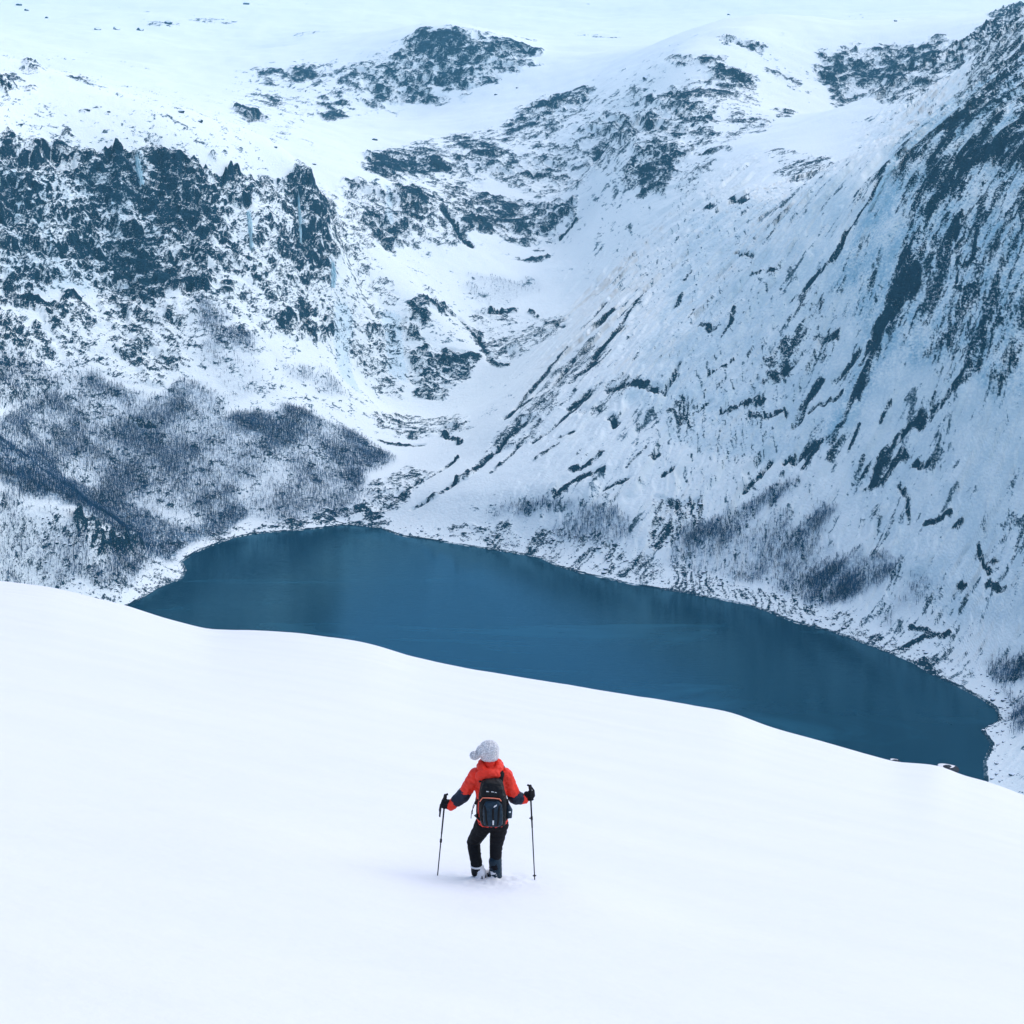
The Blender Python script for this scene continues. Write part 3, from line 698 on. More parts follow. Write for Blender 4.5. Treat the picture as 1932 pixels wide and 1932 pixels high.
ZG = Z.reshape(NC, NR)
def ground(x, y):
    """height of the finished ground"""
    t = x / y
    f = np.clip(np.interp(t, tcols, np.arange(NC)), 0, NC - 1.001)
    i = int(f); k = f - i
    return (1 - k) * np.interp(y, YG[i], ZG[i]) + k * np.interp(y, YG[i + 1], ZG[i + 1])

# lake
lk = np_mesh("lake", [(-700, 850, LZ), (800, 850, LZ), (800, 2300, LZ), (-700, 2300, LZ)], [(0, 1, 2, 3)])
tag(link("lake", lk, M_LAKE), kind="structure")
# ================================================================== snow slope in the foreground
CREST = [(-260,1075),(0,1096),(100,1108),(230,1140),(290,1160),(390,1187),(470,1190),(560,1195),(640,1205),(700,1215),(780,1240),(870,1258),(966,1275),(1060,1290),(1150,1305),(1270,1325),(1380,1345),(1450,1372),(1530,1393),(1600,1412),(1690,1438),(1780,1443),(1800,1457),(1870,1476),(1932,1500),(2200,1590)]
ct, cs = sight([c[0] for c in CREST], [c[1] for c in CREST])
R0, KD = 70.0, 0.004
yy = np.linspace(40, 110, 2000)
EPS = (3 / yy + KD * np.maximum(0, yy - R0) ** 2 / yy).min()
cS = -cs - EPS
_ft = np.linspace(ct[0], ct[-1], 900); _fs = np.interp(_ft, ct, cS)
_k = np.exp(-(np.arange(-30, 31) / 10.) ** 2); _k /= _k.sum()
cS = np.convolve(np.pad(_fs, 30, mode='edge'), _k, 'valid'); ct = _ft
ab = np.polyfit(ct, cS, 1)
PX, PY = None, None
def fore(x, y):
    x = np.asarray(x, float); y = np.asarray(y, float)
    ys = np.maximum(y, 6.0)
    t = np.clip(x / ys, -0.5, 0.5)
    lin = ab[1] + ab[0] * np.clip(t, -.4, .4)
    k = sstep(26, 72, y)
    s = lin * (1 - k) + np.interp(t, ct, cS) * k
    z = -(3 + s * y) - KD * np.maximum(0, y - R0) ** 2 * np.exp(-np.maximum(0, y - R0) / 900)
    z = z + 1.3 * (1 - sstep(0, 9, y))                       # the photographer's stance
    if PX is not None:                                       # level stance where the hiker stands
        g = np.exp(-(((x - PX) / 1.3) ** 2 + ((y - PY) / 1.6) ** 2))
        z = z + g * .85 * ab[0] * (x - PX)
    return np.maximum(z, -506)
def solve_fore(u, v):
    t, s = sight(u, v)
    a, b = 9.0, 60.0
    for _ in range(60):
        mdl = (a + b) / 2
        if s * mdl > fore(t * mdl, mdl): a = mdl
        else: b = mdl
    return np.array([float(t * a), a, float(s * a)])
FOOT = solve_fore(922, 1660)
PX, PY = FOOT[0], FOOT[1]
FOOT = solve_fore(922, 1660)
PX, PY = FOOT[0], FOOT[1]
ring = np.concatenate([np.linspace(-4, 14, 40, endpoint=False), np.linspace(14, 17.5, 30, endpoint=False), np.linspace(17.5, 23, 130, endpoint=False), np.linspace(23, 90, 120, endpoint=False), np.geomspace(90, 1150, 60)])
tt = np.concatenate([np.linspace(-1.1, -.42, 40, endpoint=False), np.linspace(-0.42, 0.42, 220), np.linspace(.42, 1.1, 40)[1:]])
core = PX / PY + np.linspace(-.06, .06, 150)
tt = np.sort(np.concatenate([tt[(tt < core[0] - .001) | (tt > core[-1] + .001)], core]))
YY = np.broadcast_to(ring, (len(tt), len(ring)))
XX = tt[:, None] * np.maximum(YY, 10)
ZZ = fore(XX, YY)
pp = np.stack([XX.ravel(), YY.ravel(), ZZ.ravel()], 1)
und = fbm(pp * np.array([.55, 1, 1]), 7, 3, off=5).reshape(XX.shape) * .05 * sstep(13, 20, YY) + fbm(pp, 22, 2, off=9).reshape(XX.shape) * .10 * sstep(20, 60, YY) * (1 - sstep(60, 72, YY))
und = und + fbm(pp, 4.5, 3, off=31).reshape(XX.shape) * .05 * sstep(55, 68, YY)
# churned snow round the boots
dd = np.hypot((XX - PX - .02) / .42, (YY - PY) / .55)
lump = fbm(pp, .22, 3, off=2).reshape(XX.shape)
ZZ = ZZ + und * sstep(.6, 2.2, dd) + np.exp(-dd ** 2) * (.03 + .05 * lump)
vid2 = np.arange(XX.size).reshape(XX.shape)
q2 = np.stack([vid2[:-1, :-1], vid2[1:, :-1], vid2[1:, 1:], vid2[:-1, 1:]], -1).reshape(-1, 4)
me = np_mesh("snow_slope", np.stack([XX.ravel(), YY.ravel(), ZZ.ravel()], 1), q2)
tag(link("snow_slope", me, M_SNOW), kind="structure")

# ================================================================== woods of bare birches
def mat_bark(name, col):
    return simple_mat(name, col, .9, .35, .08, spec=.03)
M_WOOD = mat_bark("bare_birch_twigs", (0.034, 0.108, 0.205))
def birch(seed):
    r = np.random.default_rng(seed)
    vs = []; fs = []
    def sliver(a, b, wdt):
        a = np.array(a, float); b = np.array(b, float)
        ax = b - a; ax /= np.linalg.norm(ax)
        s = np.cross(ax, r.normal(size=3)); s /= np.linalg.norm(s)
        s2 = np.cross(ax, s)
        i = len(vs)
        vs.extend([a + s * wdt, a - s * wdt, a + s2 * wdt, a - s2 * wdt, b])
        fs.extend([(i, i + 1, i + 4), (i + 2, i + 3, i + 4)])
    lean = r.normal(size=2) * .05
    sliver((0, 0, -.3), (lean[0], lean[1], 1.0), .027)
    for k in range(5):
        h = r.uniform(.22, .7); a = r.uniform(0, 6.28); L = r.uniform(.2, .36) * (1.15 - h * .6)
        p = (lean[0] * h, lean[1] * h, h)
        sliver(p, (p[0] + math.cos(a) * L * .75, p[1] + math.sin(a) * L * .75, h + L * 1.0), .021)
    return np.array(vs), np.array(fs)
PROTO = [birch(100 + i) for i in range(8)]
WOODS = ["dense band of bare birches in the gully at the left edge of the lake", "birch wood on the pointed spur beside the stream mouth, far left shore",
         "narrow tongue of birches climbing the slope under the dark left cliff", "thin birches on the near snowy spur at the lower left above the foreground",
         "small birch strip on the white fan right of the stream mouth", "long slanting birch wood on the right shore, middle of the picture",
         "rounded birch clump low on the right shore under the slabs", "narrow slanting line of birches on the snow near the right shore",
         "birch patches at the right edge of the picture beside the lake end", "sparse faint birches in the white bowl at the valley head"]
prob = (woodb * woodb * .75 + woodb * .06) * (woodb > .08)
pick = np.nonzero((rng.random(len(prob)) < prob * (.55 + .9 * sstep(-.6, .6, warpx + .7 * rel))) & (shored > 12))[0]
if len(pick) > 68000:
    pick = rng.choice(pick, 68000, replace=False)
for k, lab in enumerate(WOODS):
    ids = pick[woodid[pick] == k]
    if len(ids) == 0: continue
    vs = []; fs = []; nv = 0
    hgt = rng.uniform(4.0, 7.5, len(ids)); rot = rng.uniform(0, 6.283, len(ids)); typ = rng.integers(0, 8, len(ids))
    jit = rng.normal(size=(len(ids), 2)) * .6
    for ty in range(8):
        s = np.nonzero(typ == ty)[0]
        pv, pf = PROTO[ty]
        c, sn = np.cos(rot[s])[:, None], np.sin(rot[s])[:, None]
        h = hgt[s][:, None]
        x = (pv[None, :, 0] * c - pv[None, :, 1] * sn) * h + (XF[ids[s]] + jit[s, 0])[:, None]
        y = (pv[None, :, 0] * sn + pv[None, :, 1] * c) * h + (YF[ids[s]])[:, None]
        z = pv[None, :, 2] * h + Z[ids[s]][:, None] - .15
        vs.append(np.stack([x, y, z], -1).reshape(-1, 3))
        fs.append((pf[None] + (np.arange(len(s)) * len(pv))[:, None, None] + nv).reshape(-1, 3))
        nv += len(s) * len(pv)
    me = np_mesh("birch_wood", np.concatenate(vs), np.concatenate(fs), False)
    tag(link("birch_wood", me, M_WOOD), lab, "wood", kind="stuff")

# ================================================================== boulders
m = NT("snowy_boulder")
co = m.coord()
nz = m.n("ShaderNodeSeparateXYZ"); m.set(nz, 0, m.n("ShaderNodeNewGeometry").outputs["Normal"])
nn = m.noise(co, .9, 4)
sm = m.ramp(m.math('ADD', nz.outputs[2], m.math('MULTIPLY', m.math('SUBTRACT', nn, .5), .5)), .45, .6)
m.p("Base Color", m.mix(sm, m.mix(m.ramp(nn, .3, .7), (0.006, 0.030, 0.048), (0.018, 0.056, 0.082)), SNOW))
m.p("Roughness", .85); m.p("Specular IOR Level", .03)
m.bump(m.noise(co, 3, 3), .6, .2)
M_BOULDER = m.mat
M_STONE = simple_mat('dark_wet_stone', (0.012, 0.022, 0.034), .7, .5, 3., .7, .05, 8.)

def boulder(seed, sx, sy, sz, sub=2):
    bm = bmesh.new()
    bmesh.ops.create_icosphere(bm, subdivisions=sub, radius=1)
    r = np.random.default_rng(seed)
    cuts = [(v / np.linalg.norm(v), r.uniform(.55, .85)) for v in r.normal(size=(9, 3))]
    for v in bm.verts:
        p = np.array(v.co)
        for nrm, dd_ in cuts:
            e = p @ nrm - dd_
            if e > 0: p = p - nrm * e * .95
        v.co = (p[0] * sx, p[1] * sy, p[2] * sz)
    me = bpy.data.meshes.new("boulder")
    bm.to_mesh(me); bm.free()
    return me
def me_arrays(me):
    v = np.zeros(len(me.vertices) * 3, np.float32); me.vertices.foreach_get("co", v)
    f = np.zeros(len(me.polygons) * 3, np.int32); me.polygons.foreach_get("vertices", f)
    return v.reshape(-1, 3), f.reshape(-1, 3)
# countless small stones of the talus along the water: one mass per shore
BP = [me_arrays(boulder(300 + i, 1, 1, .75, 1)) for i in range(5)]
tal = np.zeros(len(XF), np.float32)
for (b, pts), P in zip(ROCK, ROCK_W):
    if pts[0][1] > 875 and b < .5:
        i = poly_mask(P, wx, wy); tal[i] = np.maximum(tal[i], b)
tal = np.maximum(tal, .35 * (1 - sstep(6, 30, shored)) * (shored > 1))
pk = np.nonzero((rng.random(len(tal)) < tal * .10))[0]
if len(pk) > 9000: pk = rng.choice(pk, 9000, replace=False)
for side in (0, 1):
    ids = pk[(XF[pk] > -120) == bool(side)]
    vs = []; fs = []; nv = 0
    for kk in range(5):
        s = ids[kk::5]
        pv, pf = BP[kk]
        sc = np.minimum(rng.lognormal(-.25, .5, len(s)), 3.0)[:, None]
        a = rng.uniform(0, 6.28, len(s))[:, None]
        x = (pv[None, :, 0] * np.cos(a) - pv[None, :, 1] * np.sin(a)) * sc * 1.3 + XF[s][:, None]
        y = (pv[None, :, 0] * np.sin(a) + pv[None, :, 1] * np.cos(a)) * sc + YF[s][:, None]
        z = pv[None, :, 2] * sc + Z[s][:, None] + .15 * sc
        vs.append(np.stack([x, y, z], -1).reshape(-1, 3))
        fs.append((pf[None] + (np.arange(len(s)) * len(pv))[:, None, None] + nv).reshape(-1, 3)); nv += len(s) * len(pv)
    me = np_mesh("talus_stones", np.concatenate(vs), np.concatenate(fs), False)
    tag(link("talus_stones", me, M_BOULDER), "snow dusted talus stones along the " + ("right" if side else "left") + " shore of the lake", "stones", kind="stuff")

# single boulders that stand clear on the snowfields
SOLO = [
 (707,262,11,"lone dark boulder on the open snow below the rounded back hill"),
 (88,36,9,"dark boulder high on the upper left snowfield, third from the corner"),
 (50,23,10,"dark boulder in the upper left corner, right of its neighbour"),
 (36,12,12,"larger dark boulder nearest the upper left corner"),
 (184,59,15,"flat dark rock, leftmost of the row on the upper left snow"),
 (219,58,15,"flat dark rock, second in the row on the upper left snow"),
 (264,57,15,"flat dark rock, third in the row on the upper left snow"),
 (318,48,17,"dark rock at the right end of the row on the upper left snow"),
 (205,210,8,"small dark boulder beside the snow ridge above the left cliff"),
 (165,208,12,"slanting dark rock on the snow ridge above the left cliff"),
 (342,213,14,"dark rock on the snow left of the big rock patch, left of a pair"),
 (378,231,13,"dark rock on the snow left of the big rock patch, right of a pair"),
 (520,277,8,"small dark boulder on the snow terrace above the frozen falls cliff"),
 (593,313,9,"dark boulder close to the edge of the left cliff"),
 (1217,149,13,"lone oval boulder on the snow of the middle shoulder"),
 (1375,25,8,"small boulder on the skyline snow of the middle shoulder"),
 (975,164,6,"small boulder on the snow right of the back hill"),
 (935,178,7,"small flat boulder on the snow under the right end of the back hill"),
 (465,10,14,"dark rock at the top edge of the picture, left of centre"),
 (1690,38,9,"small boulder on the snow crest of the upper right knoll"),
]
SW = hit([(s[0], s[1]) for s in SOLO])
for i, (u, v, wpx, lab) in enumerate(SOLO):
    h = SW[i]
    r = wpx * .5 * h[1] * 2 * HT / 1932
    me = boulder(500 + i, r, r * .9, r * .62, 3)
    o = link("boulder", me, M_BOULDER)
    o.location = (h[0], h[1], ground(h[0], h[1]) + r * .12)
    o.rotation_euler = (0, 0, i * 1.3)
    tag(o, lab, "boulder", "boulders standing clear of the snow")

# snow-capped rock on the edge of the foreground slope
def crest_y(u, v):
    t, s = sight(u, v)
    ys = np.linspace(40, 110, 500)
    return float(ys[np.argmax(fore(t * ys, ys) / ys)]), float(t)
for (u, v, L, lab) in [(1786, 1450, .95, "snow capped dark rock jutting from the edge of the foreground slope"), (1686, 1436, .42, "small dark stone left of the snow capped rock on the slope edge")]:
    y0, t0 = crest_y(u, v)
    e = empty("slope_rock", (t0 * y0, y0 - .3, float(fore(t0 * y0, y0 - .3)) - .04 * L))
    tag(e, lab, "rock")
    bm_ = link("stone", boulder(71, L * .5, L * .3, L * .20, 3), M_STONE, e); bm_.location = (0, 0, L * .02)
    cp = link("snow_cap", boulder(72, L * .46, L * .30, L * .05, 3), M_SNOW, e); cp.location = (-L * .12, 0.06, L * .15)
    for p in cp.data.polygons: p.use_smooth = True

# ================================================================== frozen waterfalls
m = NT("waterfall_ice")
co = m.coord()
st = m.noise(m.mapping(co, (1, 1, .12)), .8, 4)
m.p("Base Color", m.mix(m.ramp(st, .35, .7), (0.22, 0.50, 0.60), (0.66, 0.82, 0.88)))
m.p("Roughness", .35)
m.bump(st, .8, 1.0)
M_ICE = m.mat
FALLS = [([(258,302),(262,320),(268,352)],[7,12,10],"turquoise frozen waterfall at the top of the dark left cliff"),
 ([(468,398),(472,425),(474,474)],[7,9,6],"slim turquoise frozen waterfall in the middle of the dark left cliff"),
 ([(563,375),(566,410),(568,470)],[4,6,5],"thin white icefall right of the slim turquoise one"),
 ([(628,500),(630,525),(628,550)],[6,10,8],"short icefall at the right end of the left cliff"),
 ([(1690,318),(1665,345),(1640,400)],[10,16,8],"slanting blue icefall in the gully below the right rim")]
for pts, wid, lab in FALLS:
    K, L = 15, 26
    ti = np.linspace(0, len(pts) - 1, L)
    cu = np.interp(ti, range(len(pts)), [p[0] for p in pts]); cv = np.interp(ti, range(len(pts)), [p[1] for p in pts]); cw = np.interp(ti, range(len(pts)), wid)
    uv = [(cu[i] + (j / (K - 1) - .5) * cw[i] * (1 + .25 * math.sin(i * 1.7 + j)), cv[i] + 2 * math.sin(j * 2.1)) for i in range(L) for j in range(K)]
    Hh = hit(uv)
    vs = []
    for q, h in enumerate(Hh):
        i, j = divmod(q, K)
        col = .5 + .5 * math.cos(j * 2.4 + .3 * math.sin(i * .5))
        bul = math.sin(math.pi * j / (K - 1)) ** .5 * min(1, i / 3 + .2)
        off = (1.4 + 2.4 * col) * bul - .8
        vs.append((h[0], h[1] - off * .75, ground(h[0], h[1]) + off * .65))
    fs = [(i * K + j, i * K + j + 1, (i + 1) * K + j + 1, (i + 1) * K + j) for i in range(L - 1) for j in range(K - 1)]
    me = np_mesh("frozen_waterfall", vs, fs)
    tag(link("frozen_waterfall", me, M_ICE), lab, "icefall", "frozen waterfalls")
# ================================================================== the hiker
def tube_bm(bm, pts, rad, seg=12, cap=True):
    pts = [Vector(p) for p in pts]
    prev = None
    rings = []
    ref = Vector((0, 1, 0.13)).normalized()
    for i, p in enumerate(pts):
        a = pts[max(0, i - 1)]; b = pts[min(len(pts) - 1, i + 1)]
        ax = (b - a).normalized()
        s = ax.cross(ref)
        if s.length < 1e-3: s = ax.cross(Vector((1, 0, 0)))
        s.normalize(); s2 = ax.cross(s)
        r = rad[i] if hasattr(rad, '__len__') else rad
        rx, ry = r if hasattr(r, '__len__') else (r, r)
        rings.append([bm.verts.new(p + s * math.cos(6.28319 * k / seg) * rx + s2 * math.sin(6.28319 * k / seg) * ry) for k in range(seg)])
    for a, b in zip(rings[:-1], rings[1:]):
        for k in range(seg):
            bm.faces.new((a[k], a[(k + 1) % seg], b[(k + 1) % seg], b[k]))
    if cap:
        bm.faces.new(list(reversed(rings[0]))); bm.faces.new(rings[-1])
def capsule(bm, a, b, ra, rb):
    a, b = Vector(a), Vector(b)
    ax = (b - a); L = ax.length; ax.normalize()
    pts = []; rad = []
    for k in range(1, 6):
        f = math.pi / 2 * (k / 5)
        pts.append(a - ax * ra * math.cos(f)); rad.append(max(ra * math.sin(f), 1e-3))
    for k in range(1, 5):
        pts.append(a + ax * L * k / 5); rad.append(ra + (rb - ra) * k / 5)
    for k in range(0, 5):
        f = math.pi / 2 * (k / 5)
        pts.append(b + ax * rb * math.sin(f)); rad.append(max(rb * math.cos(f), 1e-3))
    tube_bm(bm, pts, rad, 16)
def ball(bm, c, rx, ry, rz, seg=20):
    mt = Matrix.Translation(c) @ Matrix.Diagonal((rx, ry, rz, 1))
    bmesh.ops.create_uvsphere(bm, u_segments=seg, v_segments=seg // 2 + 4, radius=1, matrix=mt)
def finish(name, bm, mat, parent, voxel=None, smooth=3, fold=0.0, fwl=.12, seed=0):
    bmesh.ops.recalc_face_normals(bm, faces=bm.faces)
    me = bpy.data.meshes.new(name); bm.to_mesh(me); bm.free()
    if voxel:
        o = bpy.data.objects.new("tmp", me); COL.objects.link(o)
        r = o.modifiers.new("r", 'REMESH'); r.mode = 'VOXEL'; r.voxel_size = voxel
        s = o.modifiers.new("s", 'SMOOTH'); s.iterations = smooth; s.factor = .5
        dg = bpy.context.evaluated_depsgraph_get(); dg.update()
        me2 = bpy.data.meshes.new_from_object(o.evaluated_get(dg))
        bpy.data.objects.remove(o); me = me2; me.name = name
        me.materials.clear()
    if fold:
        nv = len(me.vertices)
        co_ = np.zeros(nv * 3, np.float32); me.vertices.foreach_get("co", co_); co_ = co_.reshape(-1, 3)
        no_ = np.zeros(nv * 3, np.float32); me.vertices.foreach_get("normal", no_); no_ = no_.reshape(-1, 3)
        q = co_ * np.array([1, 1, 1.7])
        f = 1 - 2 * np.abs(fbm(q, fwl, 3, off=seed + 3.3))
        co_ += no_ * (f * fold)[:, None]
        me.vertices.foreach_set("co", co_.ravel())
    for p in me.polygons: p.use_smooth = True
    me.update()
    return link(name, me, mat, parent)

def cloth(name, col, rough=.6, var=.18, bscale=14., bd=.02):
    return simple_mat(name, col, rough, var, 6., .6, bd, bscale, spec=.2)
M_RED = cloth("red_shell_fabric", (0.80, 0.040, 0.020), .5, .10)
M_NAVY = cloth("navy_fabric", (0.014, 0.022, 0.040), .6)
M_BLACK = cloth("black_fabric", (0.008, 0.009, 0.012), .7)
M_PANT = cloth("black_trouser_fabric", (0.005, 0.0055, 0.008), .8)
M_PACK = cloth("black_nylon", (0.0035, 0.0045, 0.006), .55)
M_PACKB = cloth("blue_black_nylon", (0.012, 0.030, 0.048), .4)
M_ORANGE = cloth("salmon_piping", (0.75, 0.20, 0.12), .5)
M_WHITE = cloth("white_print", (0.75, 0.78, 0.80), .6, .05)
M_SKIN = simple_mat("skin", (0.55, 0.32, 0.24), .55, .08)
M_POLE = simple_mat("dark_pole_metal", (0.02, 0.022, 0.028), .35, .1, metallic=.6)
M_RUBBER = simple_mat("black_grip", (0.012, 0.012, 0.014), .7, .2)
m = NT("grey_knit_wool")
co = m.coord()
rib = m.n("ShaderNodeTexWave", wave_type='BANDS', bands_direction='X'); m.set(rib, "Vector", co); m.set(rib, "Scale", 11.0); m.set(rib, "Distortion", 5.0); m.set(rib, "Detail", 2.0); m.set(rib, "Detail Scale", 3.0)
kn = m.noise(co, 70, 3)
m.p("Base Color", m.mix(m.ramp(kn, .25, .75), (0.44, 0.43, 0.44), (0.84, 0.83, 0.83)))
m.p("Roughness", .95)
m.bump(m.math('ADD', rib.outputs[1], m.math('MULTIPLY', kn, .8)), .55, .012)
M_KNIT = m.mat

PS = .93
HK = empty("person", tuple(FOOT))
HK.scale = (PS, PS, PS)
tag(HK, "hiker in red shell jacket and grey pompom hat striding down the snow with two poles", "person")

# frame: x right, y away from the camera, z up, metres from the ground between the boots
Ls, Le, Lw, Lh = (-.135, .05, 1.235), (-.285, .10, .975), (-.425, .12, .845), (-.500, .13, .865)
Rs, Re, Rw, Rh = (.185, .05, 1.235), (.300, .12, .940), (.400, .13, .920), (.470, .13, .955)
Lhip, Lkn, Lan = (-.045, .03, .70), (-.175, .17, .385), (-.125, .02, .09)
Rhip, Rkn, Ran = (.125, .03, .70), (.085, .08, .39), (.07, .0, .07)

# body: one continuous figure inside the clothes
bm = bmesh.new()
tube_bm(bm, [(.04, .03, .66), (.04, .03, .80), (.03, .04, .95), (.025, .05, 1.12), (.02, .06, 1.25), (.015, .07, 1.31)], [(.12, .09), (.12, .09), (.115, .08), (.14, .09), (.14, .085), (.06, .06)], 20)
capsule(bm, (.015, .07, 1.27), (.012, .085, 1.41), .052, .05)
ball(bm, (.012, .10, 1.49), .076, .095, .108)
ball(bm, (.012, .165, 1.425), .045, .04, .04)          # chin
ball(bm, (.012, .200, 1.475), .013, .018, .020)        # nose
ball(bm, (.012, .172, 1.51), .055, .018, .012)         # brow
for sx in (-1, 1):
    ball(bm, (.012 + sx * .077, .095, 1.475), .012, .02, .032)   # ears
    ball(bm, (.012 + sx * .030, .185, 1.492), .011, .008, .008)  # eyes
ball(bm, (.012, .188, 1.437), .024, .01, .008)         # mouth
for s_, e_, w_, h_ in ((Ls, Le, Lw, Lh), (Rs, Re, Rw, Rh)):
    capsule(bm, (s_[0] * .8, s_[1], s_[2]), s_, .06, .05); capsule(bm, s_, e_, .05, .042); capsule(bm, e_, w_, .042, .028); capsule(bm, w_, h_, .028, .026)
for h_, k_, a_ in ((Lhip, Lkn, Lan), (Rhip, Rkn, Ran)):
    capsule(bm, h_, k_, .082, .055); capsule(bm, k_, a_, .055, .036)
    capsule(bm, a_, (a_[0], a_[1] + .13, a_[2] - .04), .04, .035)
finish("body", bm, M_SKIN, HK, .009, 3)

# jacket
bm = bmesh.new()
tube_bm(bm, [(.045, .02, .675), (.045, .02, .70), (.043, .025, .80), (.036, .035, .92), (.03, .045, 1.06), (.025, .055, 1.18), (.022, .06, 1.26), (.02, .065, 1.315), (.015, .07, 1.335)],
        [(.163, .125), (.168, .13), (.160, .125), (.153, .12), (.172, .125), (.178, .122), (.150, .108), (.095, .085), (.06, .06)], 28)
for s_, e_, w_ in ((Ls, Le, Lw), (Rs, Re, Rw)):
    capsule(bm, (s_[0] * .72, s_[1], s_[2] - .015), s_, .088, .080)
    capsule(bm, s_, e_, .080, .066)
    capsule(bm, e_, w_, .064, .050)
finish("jacket", bm, M_RED, HK, .009, 4, .011, .10, 1)
# hood lying on the neck
bm = bmesh.new()
ring_ = []
for k in range(25):
    a = 6.28319 * k / 24
    ring_.append((.02 + .105 * math.cos(a), .045 + .10 * math.sin(a), 1.335 - .035 * math.sin(a) * -1 + .01 * math.cos(2 * a)))
tube_bm(bm, ring_, .046, 12, False)
ball(bm, (.0, -.065, 1.285), .135, .060, .062)
ball(bm, (-.055, -.05, 1.265), .09, .06, .055)
finish("hood", bm, M_RED, HK, .009, 3, .009, .09, 5)
bm = bmesh.new()
tube_bm(bm, [(.015, .075, 1.30), (.013, .082, 1.36), (.012, .09, 1.395)], [(.075, .078), (.070, .075), (.066, .073)], 20)
finish("collar", bm, M_RED, HK, None)
# dark forearm panels and cuffs
for e_, w_ in ((Le, Lw), (Re, Rw)):
    E, W = Vector(e_), Vector(w_)
    S = Vector(Ls if e_ is Le else Rs)
    bm = bmesh.new()
    capsule(bm, E + (S - E).normalized() * .035, E + (W - E) * .05, .079, .080)
    capsule(bm, E + (W - E) * .05, E + (W - E) * .50, .080, .070)
    finish("forearm_panel", bm, M_NAVY, HK, .008, 3, .004, .1, 9)
    bm = bmesh.new()
    tube_bm(bm, [E + (W - E) * .86, W, W + (W - E) * .18], [.054, .053, .046], 16)
    finish("cuff", bm, M_RED, HK, .007, 2, .004, .06, 4)
# trousers
bm = bmesh.new()
tube_bm(bm, [(.045, .02, .76), (.045, .02, .70), (.042, .02, .63)], [(.145, .115), (.158, .125), (.150, .12)], 24)
capsule(bm, (Lhip[0] - .005, Lhip[1], .66), (Lkn[0], Lkn[1], Lkn[2]), .102, .072)
capsule(bm, Lkn, (Lan[0] - .005, Lan[1], .13), .072, .060)
capsule(bm, (Rhip[0], Rhip[1], .66), Rkn, .100, .072)
capsule(bm, Rkn, (Ran[0] + .005, Ran[1], .17), .070, .060)
finish("trousers", bm, M_PANT, HK, .010, 3, .007, .13, 12)
# gaiter on the forward (right) boot, boots dusted with snow
bm = bmesh.new()
tube_bm(bm, [(Rkn[0] - .002, Rkn[1] - .03, .255), (Ran[0] + .004, .02, .22), (Ran[0] + .006, .01, .12), (Ran[0] + .004, .01, .03), (Ran[0], .015, -.03)], [.062, .070, .069, .074, .076], 18)
finish("gaiter", bm, M_PACKB, HK, .009, 2, .007, .08, 3)
bm = bmesh.new()
tube_bm(bm, [(Lan[0] - .002, Lan[1], .155), (Lan[0], Lan[1], .10), (Lan[0] + .005, Lan[1], .06)], [.071, .073, .070], 18)
finish("gaiter", bm, M_BLACK, HK, .008, 2, .003, .08, 3)
bm = bmesh.new()
tube_bm(bm, [(Lan[0] - .004, Lan[1], .162), (Lan[0] - .004, Lan[1], .150)], [.076, .076], 20)
finish("snow_rim", bm, M_SNOW, HK, None)
def boot(ax, ay, yaw):
    o = empty("boot"); o.parent = HK; o.location = (ax, ay, 0); o.rotation_euler = (0, 0, yaw)
    bm = bmesh.new()
    capsule(bm, (0, 0, .10), (0, 0, .045), .062, .058); capsule(bm, (0, -.02, .035), (0, .15, .03), .052, .048)
    finish("boot_upper", bm, M_SNOW, o, .007, 2, .004, .05, 7)
    bm = bmesh.new()
    tube_bm(bm, [(0, -.075, -.005), (0, .0, -.012), (0, .10, -.012), (0, .20, -.005)], [(.045, .014), (.052, .016), (.054, .016), (.035, .013)], 12)
    finish("sole", bm, M_BLACK, o, None)
    for k in (-.03, .02, .07):
        bm = bmesh.new()
        tube_bm(bm, [(-.062, k, .03), (-.045, k + .006, .085 - k * .3), (0, k + .01, .105 - k * .5), (.045, k + .006, .085 - k * .3), (.062, k, .03)], .007, 6)
        finish("strap", bm, M_BLACK, o, None)
boot(Lan[0] + .03, Lan[1] - .02, -.75)
boot(Ran[0], Ran[1], -.2)

# hat
bm = bmesh.new()
ball(bm, (.008, .088, 1.530), .108, .112, .094)
ball(bm, (-.060, .055, 1.518), .075, .080, .066)
ball(bm, (.04, .07, 1.555), .070, .080, .060)
ball(bm, (.015, .09, 1.49), .100, .110, .075)
hat = finish("hat", bm, M_KNIT, HK, .009, 3, .009, .05, 21)
bm = bmesh.new()
tube_bm(bm, [(.012, .09, 1.405), (.012, .092, 1.43), (.012, .094, 1.465)], [(.088, .100), (.100, .110), (.102, .113)], 30)
finish("hat_cuff", bm, M_KNIT, hat, .008, 2, .004, .02, 22)
bm = bmesh.new()
ball(bm, (-.150, .035, 1.475), .052, .045, .043, 28)
finish("pompom", bm, M_KNIT, hat, .005, 1, .011, .022, 23)

